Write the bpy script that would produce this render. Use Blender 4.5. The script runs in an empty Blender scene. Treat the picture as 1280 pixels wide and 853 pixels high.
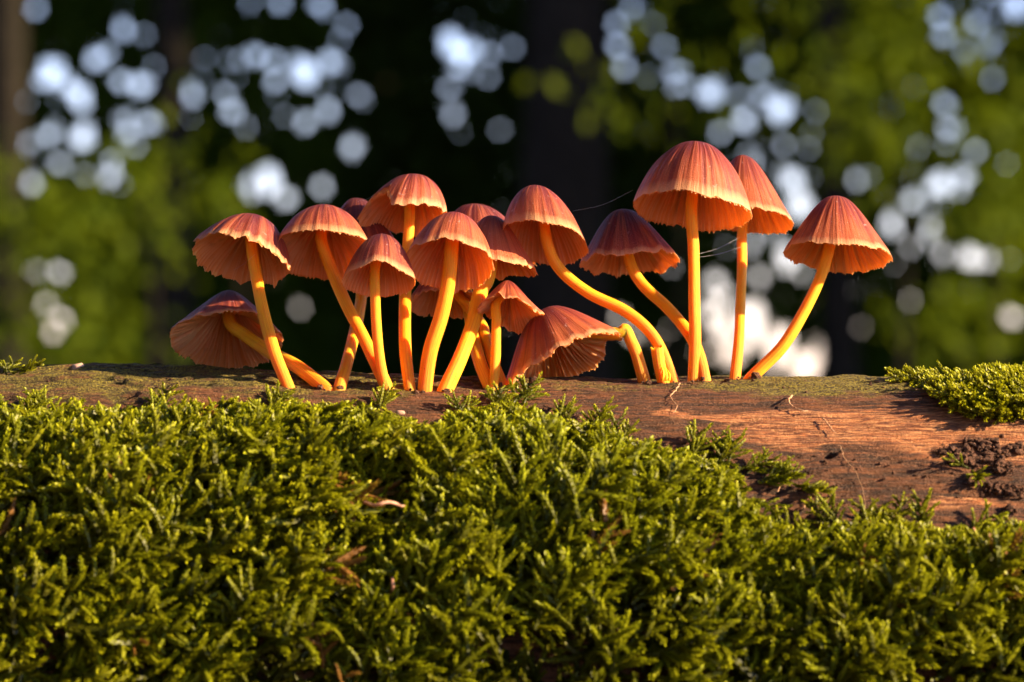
import bpy, math, random
import numpy as np
from mathutils import Vector

# ------------------------------------------------------------------ camera, sky, sun, exposure
SC = bpy.context.scene
COL = SC.collection
D = 0.85            # metres from the lens to the mushrooms (focus)
F = 4352.0          # focal length in photo pixels (1280 wide)
ZC = 0.200          # eye height: just at the crest of the log
HOR = 474.0         # photo row of the horizon
cam_d = bpy.data.cameras.new('camera'); cam = bpy.data.objects.new('camera', cam_d); COL.objects.link(cam)
cam.location = (0, -D, ZC); cam.rotation_euler = (math.radians(90), 0, 0)
cam_d.sensor_width = 36.0; cam_d.lens = 36.0 * F / 1280.0
cam_d.shift_y = (HOR - 426.5) / 1280.0
cam_d.clip_start = 0.01; cam_d.clip_end = 3000
cam_d.dof.use_dof = True; cam_d.dof.focus_distance = D - 0.020
cam_d.dof.aperture_fstop = 16.0; cam_d.dof.aperture_blades = 7; cam_d.dof.aperture_rotation = math.radians(12)
SC.camera = cam

SUN_DIR = Vector((0.86, -0.22, 0.37)).normalized()
elev = math.asin(SUN_DIR.z); azim = math.atan2(SUN_DIR.x, SUN_DIR.y)
W = bpy.data.worlds.new('World'); SC.world = W; W.use_nodes = True
wn = W.node_tree; bg = wn.nodes['Background']
sky = wn.nodes.new('ShaderNodeTexSky'); sky.sky_type = 'NISHITA'; sky.sun_disc = False
sky.sun_elevation = elev; sky.sun_rotation = azim; sky.altitude = 200; sky.air_density = 1.0; sky.dust_density = 0.0; sky.ozone_density = 3.2
wb = wn.nodes.new('ShaderNodeMix'); wb.data_type = 'RGBA'; wb.blend_type = 'MULTIPLY'; wb.inputs[0].default_value = 1.0
wb.inputs[7].default_value = (1.12, 0.93, 1.10, 1.0)          # white balance of the photograph
wn.links.new(sky.outputs[0], wb.inputs[6]); wn.links.new(wb.outputs[2], bg.inputs[0]); bg.inputs[1].default_value = 0.105
sun_d = bpy.data.lights.new('sun', 'SUN'); sun = bpy.data.objects.new('sun', sun_d); COL.objects.link(sun)
sun_d.energy = 5.0; sun_d.angle = math.radians(0.6); sun_d.color = (1.0, 0.77, 0.46)
sun.rotation_euler = SUN_DIR.to_track_quat('Z', 'Y').to_euler()
sun.location = SUN_DIR * 20
vs = SC.view_settings; vs.view_transform = 'Standard'; vs.look = 'None'; vs.gamma = 1.0; vs.exposure = 1.92
vs.use_curve_mapping = False
SC.render.engine = 'CYCLES'
cy = SC.cycles; cy.use_denoising = True; cy.max_bounces = 10; cy.transmission_bounces = 8; cy.diffuse_bounces = 6
cy.sample_clamp_indirect = 6.0
try: cy.denoiser = 'OPENIMAGEDENOISE'
except Exception: pass

RNG = np.random.default_rng(7)
random.seed(7)

# ------------------------------------------------------------------ helpers
def P(px, py, Y=0.0):
    """photo pixel + depth offset from the focus plane -> point of the place"""
    d = D + Y
    return np.array([(px - 640.0) / F * d, Y, ZC - (py - HOR) / F * d])
def proj(p):
    d = p[..., 1] + D
    return 640.0 + p[..., 0] / d * F, HOR - (p[..., 2] - ZC) / d * F

def _h(ix, iy, iz, seed):
    n = (ix.astype(np.int64) * 374761393 + iy.astype(np.int64) * 668265263 + iz.astype(np.int64) * 2147483647 + seed * 974711) & 0xffffffff
    n = ((n ^ (n >> 13)) * 1274126177) & 0xffffffff
    n = ((n ^ (n >> 16)) * 2246822519) & 0xffffffff
    n = n ^ (n >> 15)
    return (n & 0xffffff) / float(0xffffff)
def noise(x, y, z, seed=0):
    """value noise in -1..1"""
    x, y, z = np.broadcast_arrays(np.asarray(x, float), np.asarray(y, float), np.asarray(z, float))
    ix, iy, iz = np.floor(x), np.floor(y), np.floor(z)
    fx, fy, fz = x - ix, y - iy, z - iz
    fx = fx * fx * (3 - 2 * fx); fy = fy * fy * (3 - 2 * fy); fz = fz * fz * (3 - 2 * fz)
    r = 0
    for a in (0, 1):
        for b in (0, 1):
            for c in (0, 1):
                w = (fx if a else 1 - fx) * (fy if b else 1 - fy) * (fz if c else 1 - fz)
                r = r + w * _h(ix + a, iy + b, iz + c, seed)
    return r * 2 - 1
def fbm(x, y, z, seed=0, o=4):
    r, a = 0, 1.0
    for k in range(o):
        r = r + a * noise(x * 2 ** k, y * 2 ** k, z * 2 ** k, seed + k * 17); a *= 0.5
    return r / 1.9
def sstep(a, b, x):
    t = np.clip((x - a) / (b - a), 0, 1); return t * t * (3 - 2 * t)

def mesh(name, V, faces, mat, parent=None, smooth=True, attrs=None, vattrs=None):
    """faces: (n,3) or (n,4) array or list of such arrays"""
    me = bpy.data.meshes.new(name)
    V = np.asarray(V, dtype=np.float32)
    fl = faces if isinstance(faces, list) else [faces]
    fl = [np.asarray(f, dtype=np.int32) for f in fl if len(f)]
    me.vertices.add(len(V)); me.vertices.foreach_set('co', V.ravel())
    nl = sum(f.size for f in fl); nf = sum(len(f) for f in fl)
    me.loops.add(nl); me.polygons.add(nf)
    me.loops.foreach_set('vertex_index', np.concatenate([f.ravel() for f in fl]))
    tot = np.concatenate([np.full(len(f), f.shape[1], np.int32) for f in fl])
    st = np.concatenate([[0], np.cumsum(tot)[:-1]]).astype(np.int32)
    me.polygons.foreach_set('loop_start', st)
    me.polygons.foreach_set('use_smooth', np.full(nf, smooth))
    for k, v in (attrs or {}).items():
        a = me.attributes.new(k, 'FLOAT', 'POINT'); a.data.foreach_set('value', np.asarray(v, np.float32))
    for k, v in (vattrs or {}).items():
        a = me.attributes.new(k, 'FLOAT_VECTOR', 'POINT'); a.data.foreach_set('vector', np.asarray(v, np.float32).ravel())
    me.update(calc_edges=True); me.validate()
    me.materials.append(mat)
    o = bpy.data.objects.new(name, me); COL.objects.link(o)
    if parent is not None:
        o.parent = parent
        o.matrix_parent_inverse = parent.matrix_world.inverted()
    return o
def empty(name, loc):
    o = bpy.data.objects.new(name, None); COL.objects.link(o); o.location = loc
    o.empty_display_size = 0.005
    from mathutils import Matrix
    o.matrix_world = Matrix.Translation(Vector(loc))
    return o
def tag(o, label, cat=None, group=None, kind=None):
    o['label'] = label
    if cat: o['category'] = cat
    if group: o['group'] = group
    if kind: o['kind'] = kind
    return o
def grid_faces(nu, nv, wrap_v=False):
    a = np.arange(nu * nv).reshape(nu, nv)
    if wrap_v:
        b = np.roll(a, -1, axis=1)
        return np.stack([a[:-1], a[1:], b[1:], b[:-1]], -1).reshape(-1, 4)
    return np.stack([a[:-1, :-1], a[1:, :-1], a[1:, 1:], a[:-1, 1:]], -1).reshape(-1, 4)
def catmull(pts, n):
    pts = np.asarray(pts, float); m = len(pts)
    ext = np.vstack([2 * pts[0] - pts[1], pts, 2 * pts[-1] - pts[-2]])
    t = np.linspace(0, m - 1 - 1e-9, n); i = t.astype(int); f = (t - i)[:, None]
    p0, p1, p2, p3 = ext[i], ext[i + 1], ext[i + 2], ext[i + 3]
    return 0.5 * (2 * p1 + (p2 - p0) * f + (2 * p0 - 5 * p1 + 4 * p2 - p3) * f ** 2 + (3 * p1 - p0 - 3 * p2 + p3) * f ** 3)
def tube(path, rad, ns=16, flat=None):
    path = np.asarray(path, float); rad = np.broadcast_to(rad, (len(path),))
    T = np.gradient(path, axis=0); T /= np.linalg.norm(T, axis=1)[:, None] + 1e-12
    up = np.array([0, 1.0, 0]) if abs(T[0][1]) < 0.9 else np.array([1.0, 0, 0])
    N = []; n = up - T[0] * (up @ T[0]); n /= np.linalg.norm(n)
    for k in range(len(path)):
        n = n - T[k] * (n @ T[k]); n /= np.linalg.norm(n); N.append(n)
    N = np.array(N); B = np.cross(T, N)
    th = np.linspace(0, 2 * np.pi, ns, endpoint=False)
    V = path[:, None] + rad[:, None, None] * (np.cos(th)[None, :, None] * N[:, None] + np.sin(th)[None, :, None] * B[:, None])
    return V, th
def tube_mesh(path, rad, ns=8):
    V, th = tube(path, rad, ns); n = len(path)
    f = grid_faces(n, ns, True); V = V.reshape(-1, 3)
    V = np.vstack([V, path[0], path[-1]]); i0, i1 = len(V) - 2, len(V) - 1
    k = np.arange(ns); k2 = np.roll(k, -1)
    caps = np.concatenate([np.stack([np.full(ns, i0), k, k2], -1), np.stack([np.full(ns, i1), (n - 1) * ns + k2, (n - 1) * ns + k], -1)])
    return V, f, caps

# ------------------------------------------------------------------ materials
class NT:
    def __init__(s, name):
        s.m = bpy.data.materials.new(name); s.m.use_nodes = True; s.t = s.m.node_tree
        s.t.nodes.clear(); s.out = s.t.nodes.new('ShaderNodeOutputMaterial')
    def n(s, typ, ins=None, **kw):
        nd = s.t.nodes.new('ShaderNode' + typ)
        for k, v in kw.items(): setattr(nd, k, v)
        for k, v in (ins or {}).items(): s.set(nd.inputs[k], v)
        return nd
    def set(s, sock, v):
        if hasattr(v, 'outputs'): v = v.outputs[0]
        if isinstance(v, bpy.types.NodeSocket): s.t.links.new(v, sock)
        else: sock.default_value = v
    def attr(s, name, out='Fac'):
        return s.n('Attribute', attribute_name=name).outputs[out]
    def mix(s, fac, a, b, mode='MIX'):
        nd = s.n('Mix', data_type='RGBA', blend_type=mode)
        s.set(nd.inputs[0], fac); s.set(nd.inputs[6], a); s.set(nd.inputs[7], b); return nd.outputs[2]
    def math(s, op, a, b=0.0, clamp=False):
        nd = s.n('Math', operation=op, use_clamp=clamp); s.set(nd.inputs[0], a); s.set(nd.inputs[1], b); return nd.outputs[0]
    def rng(s, v, a, b, c=0.0, d=1.0):
        nd = s.n('MapRange', {'Value': v, 'From Min': a, 'From Max': b, 'To Min': c, 'To Max': d}); nd.clamp = True; return nd.outputs[0]
    def noise(s, vec, scale, detail=3.0, rough=0.55):
        nd = s.n('TexNoise', {'Scale': scale, 'Detail': detail, 'Roughness': rough})
        if vec is not None: s.set(nd.inputs['Vector'], vec)
        return nd.outputs['Fac']
    def mapv(s, vec, scale):
        nd = s.n('Mapping'); s.set(nd.inputs['Vector'], vec); nd.inputs['Scale'].default_value = scale; return nd.outputs[0]
    def pos(s): return s.n('NewGeometry').outputs['Position']
    def bump(s, h, strength, dist):
        return s.n('Bump', {'Height': h, 'Strength': strength, 'Distance': dist}).outputs[0]
    def surf(s, sh): s.t.links.new(sh.outputs[0], s.out.inputs['Surface']); return s.m
def rgb(r, g, b): return (r, g, b, 1.0)

def mat_cap():
    t = NT('cap_skin'); rad = t.attr('radial', 'Vector'); rho = t.attr('rho'); tone = t.attr('tone')
    streak = t.noise(t.mapv(rad, (9, 9, 0.7)), 1.0, 4.0, 0.6)
    broad = t.noise(t.mapv(rad, (2.0, 2.0, 1.6)), 1.0, 3.0)
    grain = t.noise(t.pos(), 3200.0, 3.0, 0.7)
    # age colour: brown disc with skylight mauve put in, brick red flank, paler orange margin
    v = t.math('ADD', rho, t.math('MULTIPLY', t.math('SUBTRACT', broad, 0.5), 0.7))
    v = t.math('ADD', v, t.math('MULTIPLY', t.math('SUBTRACT', tone, 0.45), 1.0))
    ramp = t.n('ValToRGB', {'Fac': v}); cr = ramp.color_ramp
    cr.elements[0].position = 0.05; cr.elements[0].color = rgb(0.070, 0.019, 0.030)
    cr.elements[1].position = 0.98; cr.elements[1].color = rgb(0.45, 0.110, 0.044)
    e = cr.elements.new(0.40); e.color = rgb(0.140, 0.028, 0.034)
    e = cr.elements.new(0.72); e.color = rgb(0.27, 0.048, 0.034)
    c = t.mix(t.rng(streak, 0.48, 0.62), ramp.outputs[0], t.mix(0.55, ramp.outputs[0], rgb(0.54, 0.140, 0.055)))
    c = t.mix(t.rng(streak, 0.48, 0.36), c, t.mix(0.65, c, rgb(0.085, 0.014, 0.028)))
    c = t.mix(t.math('MULTIPLY', t.rng(grain, 0.52, 0.72), t.rng(rho, 0.45, 1.0)), c, rgb(0.60, 0.27, 0.14))
    c = t.mix(t.rng(rho, 0.93, 1.0, 0, 0.85), c, rgb(0.84, 0.46, 0.22))
    spk = t.noise(t.pos(), 900.0, 2.0)
    c = t.mix(t.rng(spk, 0.68, 0.74, 0, 0.6), c, rgb(0.62, 0.42, 0.36))
    h = t.math('ADD', t.math('MULTIPLY', streak, 1.0), t.math('MULTIPLY', grain, 0.35))
    nb = t.bump(h, 0.8, 0.0006)
    p = t.n('BsdfPrincipled', {'Base Color': c, 'Roughness': t.rng(grain, 0.35, 0.65, 0.28, 0.55), 'Normal': nb, 'Specular IOR Level': 0.36})
    tr = t.n('BsdfTranslucent', {'Color': t.mix(0.6, c, rgb(0.92, 0.30, 0.06)), 'Normal': nb})
    return t.surf(t.n('MixShader', {0: 0.34, 1: p, 2: tr}))
def mat_gill():
    t = NT('gill_flesh'); ridge = t.attr('ridge'); rho = t.attr('rho'); tone = t.attr('tone')
    br = t.noise(t.pos(), 350.0, 3.0)
    c = t.mix(t.rng(rho, 0.2, 0.95), rgb(0.62, 0.17, 0.030), rgb(0.84, 0.34, 0.085))
    c = t.mix(t.math('MULTIPLY', ridge, 0.85), c, rgb(0.97, 0.62, 0.28))
    c = t.mix(t.rng(tone, 0.0, 0.45, 0.45, 0.0), c, rgb(0.84, 0.42, 0.25))
    c = t.mix(t.rng(br, 0.58, 0.78, 0, 0.5), c, rgb(0.42, 0.12, 0.05))
    p = t.n('BsdfPrincipled', {'Base Color': c, 'Roughness': 0.5})
    tr = t.n('BsdfTranslucent', {'Color': t.mix(0.6, c, rgb(1.0, 0.48, 0.08))})
    return t.surf(t.n('MixShader', {0: 0.58, 1: p, 2: tr}))
def mat_stem():
    t = NT('stem_flesh'); rad = t.attr('radial', 'Vector'); hgt = t.attr('height'); tone = t.attr('tone')
    st = t.noise(t.mapv(rad, (6, 6, 0.8)), 1.0, 5.0, 0.7)
    bl = t.noise(t.pos(), 260.0, 3.0)
    v = t.math('ADD', hgt, t.math('MULTIPLY', t.math('SUBTRACT', bl, 0.5), 0.35))
    ramp = t.n('ValToRGB', {'Fac': v}); cr = ramp.color_ramp
    cr.elements[0].position = 0.0; cr.elements[0].color = rgb(0.66, 0.17, 0.040)
    cr.elements[1].position = 1.0; cr.elements[1].color = rgb(0.80, 0.29, 0.009)
    e = cr.elements.new(0.22); e.color = rgb(0.78, 0.22, 0.010)
    e = cr.elements.new(0.6); e.color = rgb(0.84, 0.36, 0.010)
    c = t.mix(t.rng(tone, 0.5, 1.0, 0, 0.6), ramp.outputs[0], rgb(0.88, 0.40, 0.010))
    c = t.mix(t.rng(st, 0.48, 0.60, 0, 0.55), c, rgb(0.88, 0.42, 0.025))
    c = t.mix(t.rng(st, 0.48, 0.36, 0, 0.6), c, rgb(0.60, 0.18, 0.03))
    dot = t.noise(t.pos(), 1500.0, 2.0)
    c = t.mix(t.rng(dot, 0.70, 0.76, 0, 0.5), c, rgb(0.30, 0.08, 0.03))
    nb = t.bump(st, 0.6, 0.0005)
    p = t.n('BsdfPrincipled', {'Base Color': c, 'Roughness': 0.56, 'Normal': nb, 'Specular IOR Level': 0.22})
    p.inputs['Subsurface Weight'].default_value = 0.75
    p.inputs['Subsurface Radius'].default_value = (1.0, 0.45, 0.12); p.inputs['Subsurface Scale'].default_value = 0.0035
    return t.surf(p)
def mat_moss():
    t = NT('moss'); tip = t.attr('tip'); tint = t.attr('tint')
    c = t.mix(tip, rgb(0.009, 0.011, 0.001), rgb(0.58, 0.62, 0.012))  # near-black inner end: old leaf colour plus painted shade between shoots
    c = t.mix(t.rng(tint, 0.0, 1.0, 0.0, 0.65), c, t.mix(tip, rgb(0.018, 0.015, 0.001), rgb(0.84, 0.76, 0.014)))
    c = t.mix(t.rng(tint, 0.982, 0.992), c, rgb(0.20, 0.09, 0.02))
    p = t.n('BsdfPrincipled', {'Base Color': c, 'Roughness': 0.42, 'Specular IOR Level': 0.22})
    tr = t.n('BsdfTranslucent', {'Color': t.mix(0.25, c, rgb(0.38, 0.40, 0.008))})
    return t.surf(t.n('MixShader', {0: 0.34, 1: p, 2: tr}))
def mat_log():
    t = NT('log_wood'); p0 = t.pos()
    bare = t.attr('bare'); film = t.attr('film'); crack = t.attr('crack')
    fib = t.noise(t.mapv(p0, (90, 900, 900)), 1.0, 5.0, 0.65)
    fine = t.noise(t.mapv(p0, (170, 2400, 2400)), 1.0, 4.0, 0.7)
    blot = t.noise(p0, 160.0, 4.0, 0.6)
    gr = t.noise(p0, 1800.0, 3.0, 0.7)
    soil = t.mix(t.rng(fib, 0.42, 0.60), rgb(0.052, 0.019, 0.008), rgb(0.215, 0.072, 0.024))
    soil = t.mix(t.rng(gr, 0.56, 0.66, 0, 0.7), soil, rgb(0.28, 0.125, 0.060))
    soil = t.mix(t.rng(fine, 0.46, 0.36, 0, 0.7), soil, rgb(0.026, 0.012, 0.008))
    wood = t.mix(t.rng(fib, 0.44, 0.56), rgb(0.17, 0.044, 0.012), rgb(0.47, 0.145, 0.042))
    wood = t.mix(t.rng(fine, 0.51, 0.56, 0, 0.65), wood, rgb(0.74, 0.35, 0.15))
    wood = t.mix(t.rng(fine, 0.48, 0.42, 0, 0.9), wood, rgb(0.13, 0.040, 0.018))
    wood = t.mix(t.rng(blot, 0.56, 0.72, 0, 0.7), wood, rgb(0.20, 0.07, 0.03))
    c = t.mix(t.rng(t.math('ADD', bare, t.math('MULTIPLY', t.math('SUBTRACT', fib, 0.5), 0.9)), 0.35, 0.65), soil, wood)
    grn = t.mix(t.rng(gr, 0.42, 0.60), rgb(0.060, 0.040, 0.009), rgb(0.280, 0.215, 0.026))
    grn = t.mix(t.rng(fine, 0.47, 0.38, 0, 0.7), grn, rgb(0.035, 0.020, 0.008))
    fm = t.rng(t.math('ADD', film, t.math('ADD', t.math('MULTIPLY', t.math('SUBTRACT', blot, 0.5), 1.3), t.math('MULTIPLY', t.math('SUBTRACT', fine, 0.5), 0.9))), 0.34, 0.66)
    c = t.mix(fm, c, grn)
    c = t.mix(t.math('MULTIPLY', crack, 0.75), c, rgb(0.030, 0.014, 0.010))
    h = t.math('ADD', t.math('MULTIPLY', fine, 0.6), t.math('ADD', t.math('MULTIPLY', fib, 1.2), t.math('MULTIPLY', gr, 0.7)))
    nb = t.bump(h, 1.0, 0.0016)
    p = t.n('BsdfPrincipled', {'Base Color': c, 'Roughness': t.rng(fine, 0.3, 0.7, 0.5, 0.85), 'Normal': nb, 'Specular IOR Level': 0.35})
    return t.surf(p)
def mat_simple(name, c1, c2, scale, rough=0.8, bump=0.0, trans=0.0, spec=0.3, bdist=0.001):
    t = NT(name); f = t.noise(t.pos(), scale, 4.0, 0.6)
    c = t.mix(t.rng(f, 0.35, 0.65), rgb(*c1), rgb(*c2))
    p = t.n('BsdfPrincipled', {'Base Color': c, 'Roughness': rough, 'Specular IOR Level': spec})
    if bump: t.set(p.inputs['Normal'], t.bump(f, bump, bdist))
    if trans:
        return t.surf(t.n('MixShader', {0: trans, 1: p, 2: t.n('BsdfTranslucent', {'Color': c})}))
    return t.surf(p)
def mat_leaf(name, c1, c2):
    t = NT(name); tint = t.attr('tint')
    c = t.mix(tint, rgb(*c1), rgb(*c2))
    p = t.n('BsdfPrincipled', {'Base Color': c, 'Roughness': 0.6, 'Specular IOR Level': 0.06})
    tr = t.n('BsdfTranslucent', {'Color': t.mix(0.5, c, rgb(c2[0] * 1.4, c2[1] * 1.4, c2[2] * 0.6))})
    return t.surf(t.n('MixShader', {0: 0.4, 1: p, 2: tr}))

M_CAP, M_GILL, M_STEM, M_MOSS, M_LOG = mat_cap(), mat_gill(), mat_stem(), mat_moss(), mat_log()
M_SOIL = mat_simple('soil_crumb', (0.024, 0.011, 0.007), (0.130, 0.056, 0.030), 1500, 0.95, 1.0, bdist=0.0004)
M_ROOT = mat_simple('rootlet', (0.36, 0.17, 0.08), (0.62, 0.38, 0.22), 900, 0.6)
M_DRY = mat_simple('dry_fibre', (0.36, 0.13, 0.07), (0.74, 0.42, 0.28), 500, 0.5, trans=0.2)
M_CHIP = mat_simple('bark_chip', (0.30, 0.15, 0.10), (0.62, 0.40, 0.30), 700, 0.7, 0.4, bdist=0.0003)
M_WEB = mat_simple('spider_silk', (0.7, 0.7, 0.7), (0.8, 0.8, 0.8), 100, 0.3, spec=0.6)
M_BARK = mat_simple('tree_bark', (0.010, 0.009, 0.007), (0.022, 0.018, 0.014), 22, 0.9, 0.8, spec=0.04, bdist=0.02)
M_GROUND = mat_simple('leaf_litter', (0.045, 0.028, 0.014), (0.11, 0.066, 0.030), 9, 0.9, 0.5, bdist=0.02)
M_LEAF_SHADE = mat_leaf('shade_tinted_leaf', (0.012, 0.024, 0.003), (0.030, 0.052, 0.005))  # darker copy of the leaf: forest shade put into the colour
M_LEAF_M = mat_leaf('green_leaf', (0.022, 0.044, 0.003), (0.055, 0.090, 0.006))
M_LEAF_SUN = mat_leaf('sun_tinted_leaf', (0.044, 0.072, 0.003), (0.098, 0.130, 0.004))  # lighter copy of the leaf: sunlight put into the colour

# ------------------------------------------------------------------ the setting: ground
ROOT = {}
R_LOG = 0.100
gx = np.concatenate([-np.geomspace(2000, 3, 24), np.linspace(-2.6, 2.6, 27), np.geomspace(3, 2000, 24)])
gy = np.concatenate([-np.geomspace(2000, 3, 16), np.linspace(-2.6, 40, 60), np.geomspace(45, 2000, 20)])
GX, GY = np.meshgrid(gx, gy, indexing='ij')
GZ = 0.015 * fbm(GX * 1.3, GY * 1.3, 0 * GX, 5) * (np.abs(GX) < 50) * (np.abs(GY) < 50) - 0.012
g = mesh('ground', np.stack([GX, GY, GZ], -1).reshape(-1, 3), grid_faces(len(gx), len(gy)), M_GROUND)
g['kind'] = 'structure'

# ------------------------------------------------------------------ the log
_cpx = np.array([-2000, 0, 60, 110, 330, 410, 520, 640, 760, 900, 1000, 1130, 1280, 3000.])
_cpy = np.array([470, 466, 463, 461, 462, 467, 470, 475, 475, 472.5, 471, 470, 471, 474.])
def crest(x):
    px = 640 + x / D * F
    return (HOR - np.interp(px, _cpx, _cpy)) * D / F
def log_point(x, phi, dr=0.0):
    """phi: 0 at the top, positive towards the camera"""
    r = R_LOG + dr
    return np.stack(np.broadcast_arrays(x, -r * np.sin(phi), ZC + crest(x) - R_LOG + r * np.cos(phi)), -1)
def log_hit(px, py):
    ph = np.linspace(0.0, 1.5, 3000); d = None
    Y = -R_LOG * np.sin(ph); x = (px - 640) / F * (D + Y)
    p = log_point(x, ph); yy = proj(p)[1]
    k = int(np.argmin(np.abs(yy - py))); return p[k], ph[k]

xs = np.concatenate([np.linspace(-0.95, -0.17, 60), np.linspace(-0.165, 0.165, 680), np.linspace(0.17, 0.95, 60)])
phs = np.concatenate([np.linspace(-math.pi, -0.32, 34), np.linspace(-0.30, 0.92, 270), np.linspace(0.94, math.pi, 56)[:-1]])
XX, PH = np.meshgrid(xs, phs, indexing='ij'); S = PH * R_LOG
base = log_point(XX, PH); BPX, BPY = proj(base)
grain = fbm(XX * 55, S * 620, 0 * XX, 3, 4)
lump = fbm(XX * 60, S * 110, 0 * XX, 9, 4)
big = fbm(XX * 9, S * 16, 0 * XX, 21, 2)
cr_ = 1 - np.abs(fbm(XX * 40, S * 380, 0 * XX + 3.3, 31, 3)) * 2.4
fine_ = fbm(XX * 420, S * 900, 0 * XX, 47, 3)
def blob(cx, cy, rx, ry, soft=0.5):
    d = np.sqrt(((BPX - cx) / rx) ** 2 + ((BPY - cy) / ry) ** 2); return 1 - sstep(1 - soft, 1 + soft, d)
warp = lump * 22
def blobw(cx, cy, rx, ry, soft=0.5):
    d = np.sqrt(((BPX + warp * 2.5 - cx) / rx) ** 2 + ((BPY + warp * 0.5 - cy) / ry) ** 2); return 1 - sstep(1 - soft, 1 + soft, d)
bare = np.maximum.reduce([blobw(1120, 532, 190, 24), blobw(960, 522, 55, 16) * 0.9, blobw(1230, 552, 110, 26), blobw(1000, 548, 90, 14) * 0.7,
                          blobw(1190, 632, 60, 12) * 0.75, blobw(880, 520, 50, 9) * .7])
film = np.maximum.reduce([sstep(512, 486, BPY + warp * 0.7) * (0.35 + 0.65 * sstep(760, 1000, BPX) * sstep(505, 480, BPY)), 0 * BPX])
film = np.where(BPX < 520, sstep(530, 480, BPY) * 0.62, np.where(BPX < 880, sstep(505, 478, BPY) * 0.46, film * 0.85))
film = np.where(PH < 0, 0.55, film)
film *= 1 - bare
lefty = sstep(560, 380, BPX)
crack = sstep(0.72, 0.98, cr_) * (0.55 + 0.45 * lefty) * (1 - 0.55 * bare) * sstep(-0.1, 0.4, fbm(XX * 25, S * 60, 0 * XX, 77, 2) + 0.25 + 0.35 * lefty)
hole = np.exp(-(((BPX - 1035) / 7) ** 2 + ((BPY - 567) / 4) ** 2)) + 0.8 * np.exp(-(((BPX - 1004) / 16) ** 2 + ((BPY - 654) / 7) ** 2))
crack = np.maximum(crack, np.clip(hole * 1.2, 0, 1))
# splintered ledges along the top left
ledge = sstep(0.05, 0.25, fbm(XX * 18, S * 130 + 0.6 * lump, 0 * XX, 55, 2)) * (0.3 + 0.7 * lefty)
dr = 0.0011 * big + (0.0007 + 0.0005 * lefty) * lump + 0.00055 * grain * (1 - 0.35 * bare) + 0.0011 * ledge * (np.cos(PH) > 0) - 0.0016 * crack - 0.0022 * hole + 0.00032 * fine_ * (1 - 0.4 * bare) + 0.00030 * fbm(XX * 120, S * 1300, 0 * XX, 63, 3)
dr *= np.where(np.abs(XX) > 0.166, 1.0, 1.0)
V = log_point(XX, PH, dr)
nx, nph = XX.shape
lf = grid_faces(nx, nph, True)
V = V.reshape(-1, 3)
ends = np.array([V[:nph].mean(0) + [0.004, 0, 0], V[-nph:].mean(0) - [0.004, 0, 0]])
iv = len(V); V = np.vstack([V, ends]); k = np.arange(nph); k2 = np.roll(k, -1)
capf = np.concatenate([np.stack([np.full(nph, iv), k, k2], -1), np.stack([np.full(nph, iv + 1), (nx - 1) * nph + k2, (nx - 1) * nph + k], -1)])
pad = lambda a: np.concatenate([a.ravel(), [0.5, 0.5]])
LOG = mesh('fallen_log', V, [lf, capf], M_LOG, attrs={'bare': pad(bare), 'film': pad(film), 'crack': pad(crack)})
tag(LOG, 'fallen rotting log with bare reddish wood carrying the mushrooms', 'log')
def log_dr(x, phi):
    """smooth part of the relief, enough to seat small things on"""
    return 0.0011 * fbm(x * 9, phi * R_LOG * 16, 0 * x, 21, 2)

# ------------------------------------------------------------------ mushrooms
DOME = [(0, 1), (0.18, 0.985), (0.38, 0.90), (0.58, 0.73), (0.76, 0.50), (0.90, 0.24), (1, 0)]
BELL = [(0, 1), (0.14, 0.985), (0.28, 0.91), (0.46, 0.73), (0.64, 0.50), (0.83, 0.235), (1, 0)]
FLAT = [(0, 1), (0.12, 0.97), (0.28, 0.84), (0.48, 0.62), (0.70, 0.36), (0.88, 0.13), (1, 0)]
def profile(pts, rho):
    pts = np.array(pts); c = catmull(pts, 200); return np.interp(rho, c[:, 0], c[:, 1])

def rot(roll, pitch):
    r, p = math.radians(roll), math.radians(pitch)
    Rx = np.array([[1, 0, 0], [0, math.cos(-p), -math.sin(-p)], [0, math.sin(-p), math.cos(-p)]])
    Ry = np.array([[math.cos(r), 0, math.sin(r)], [0, 1, 0], [-math.sin(r), 0, math.cos(r)]])
    return Ry @ Rx

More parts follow.
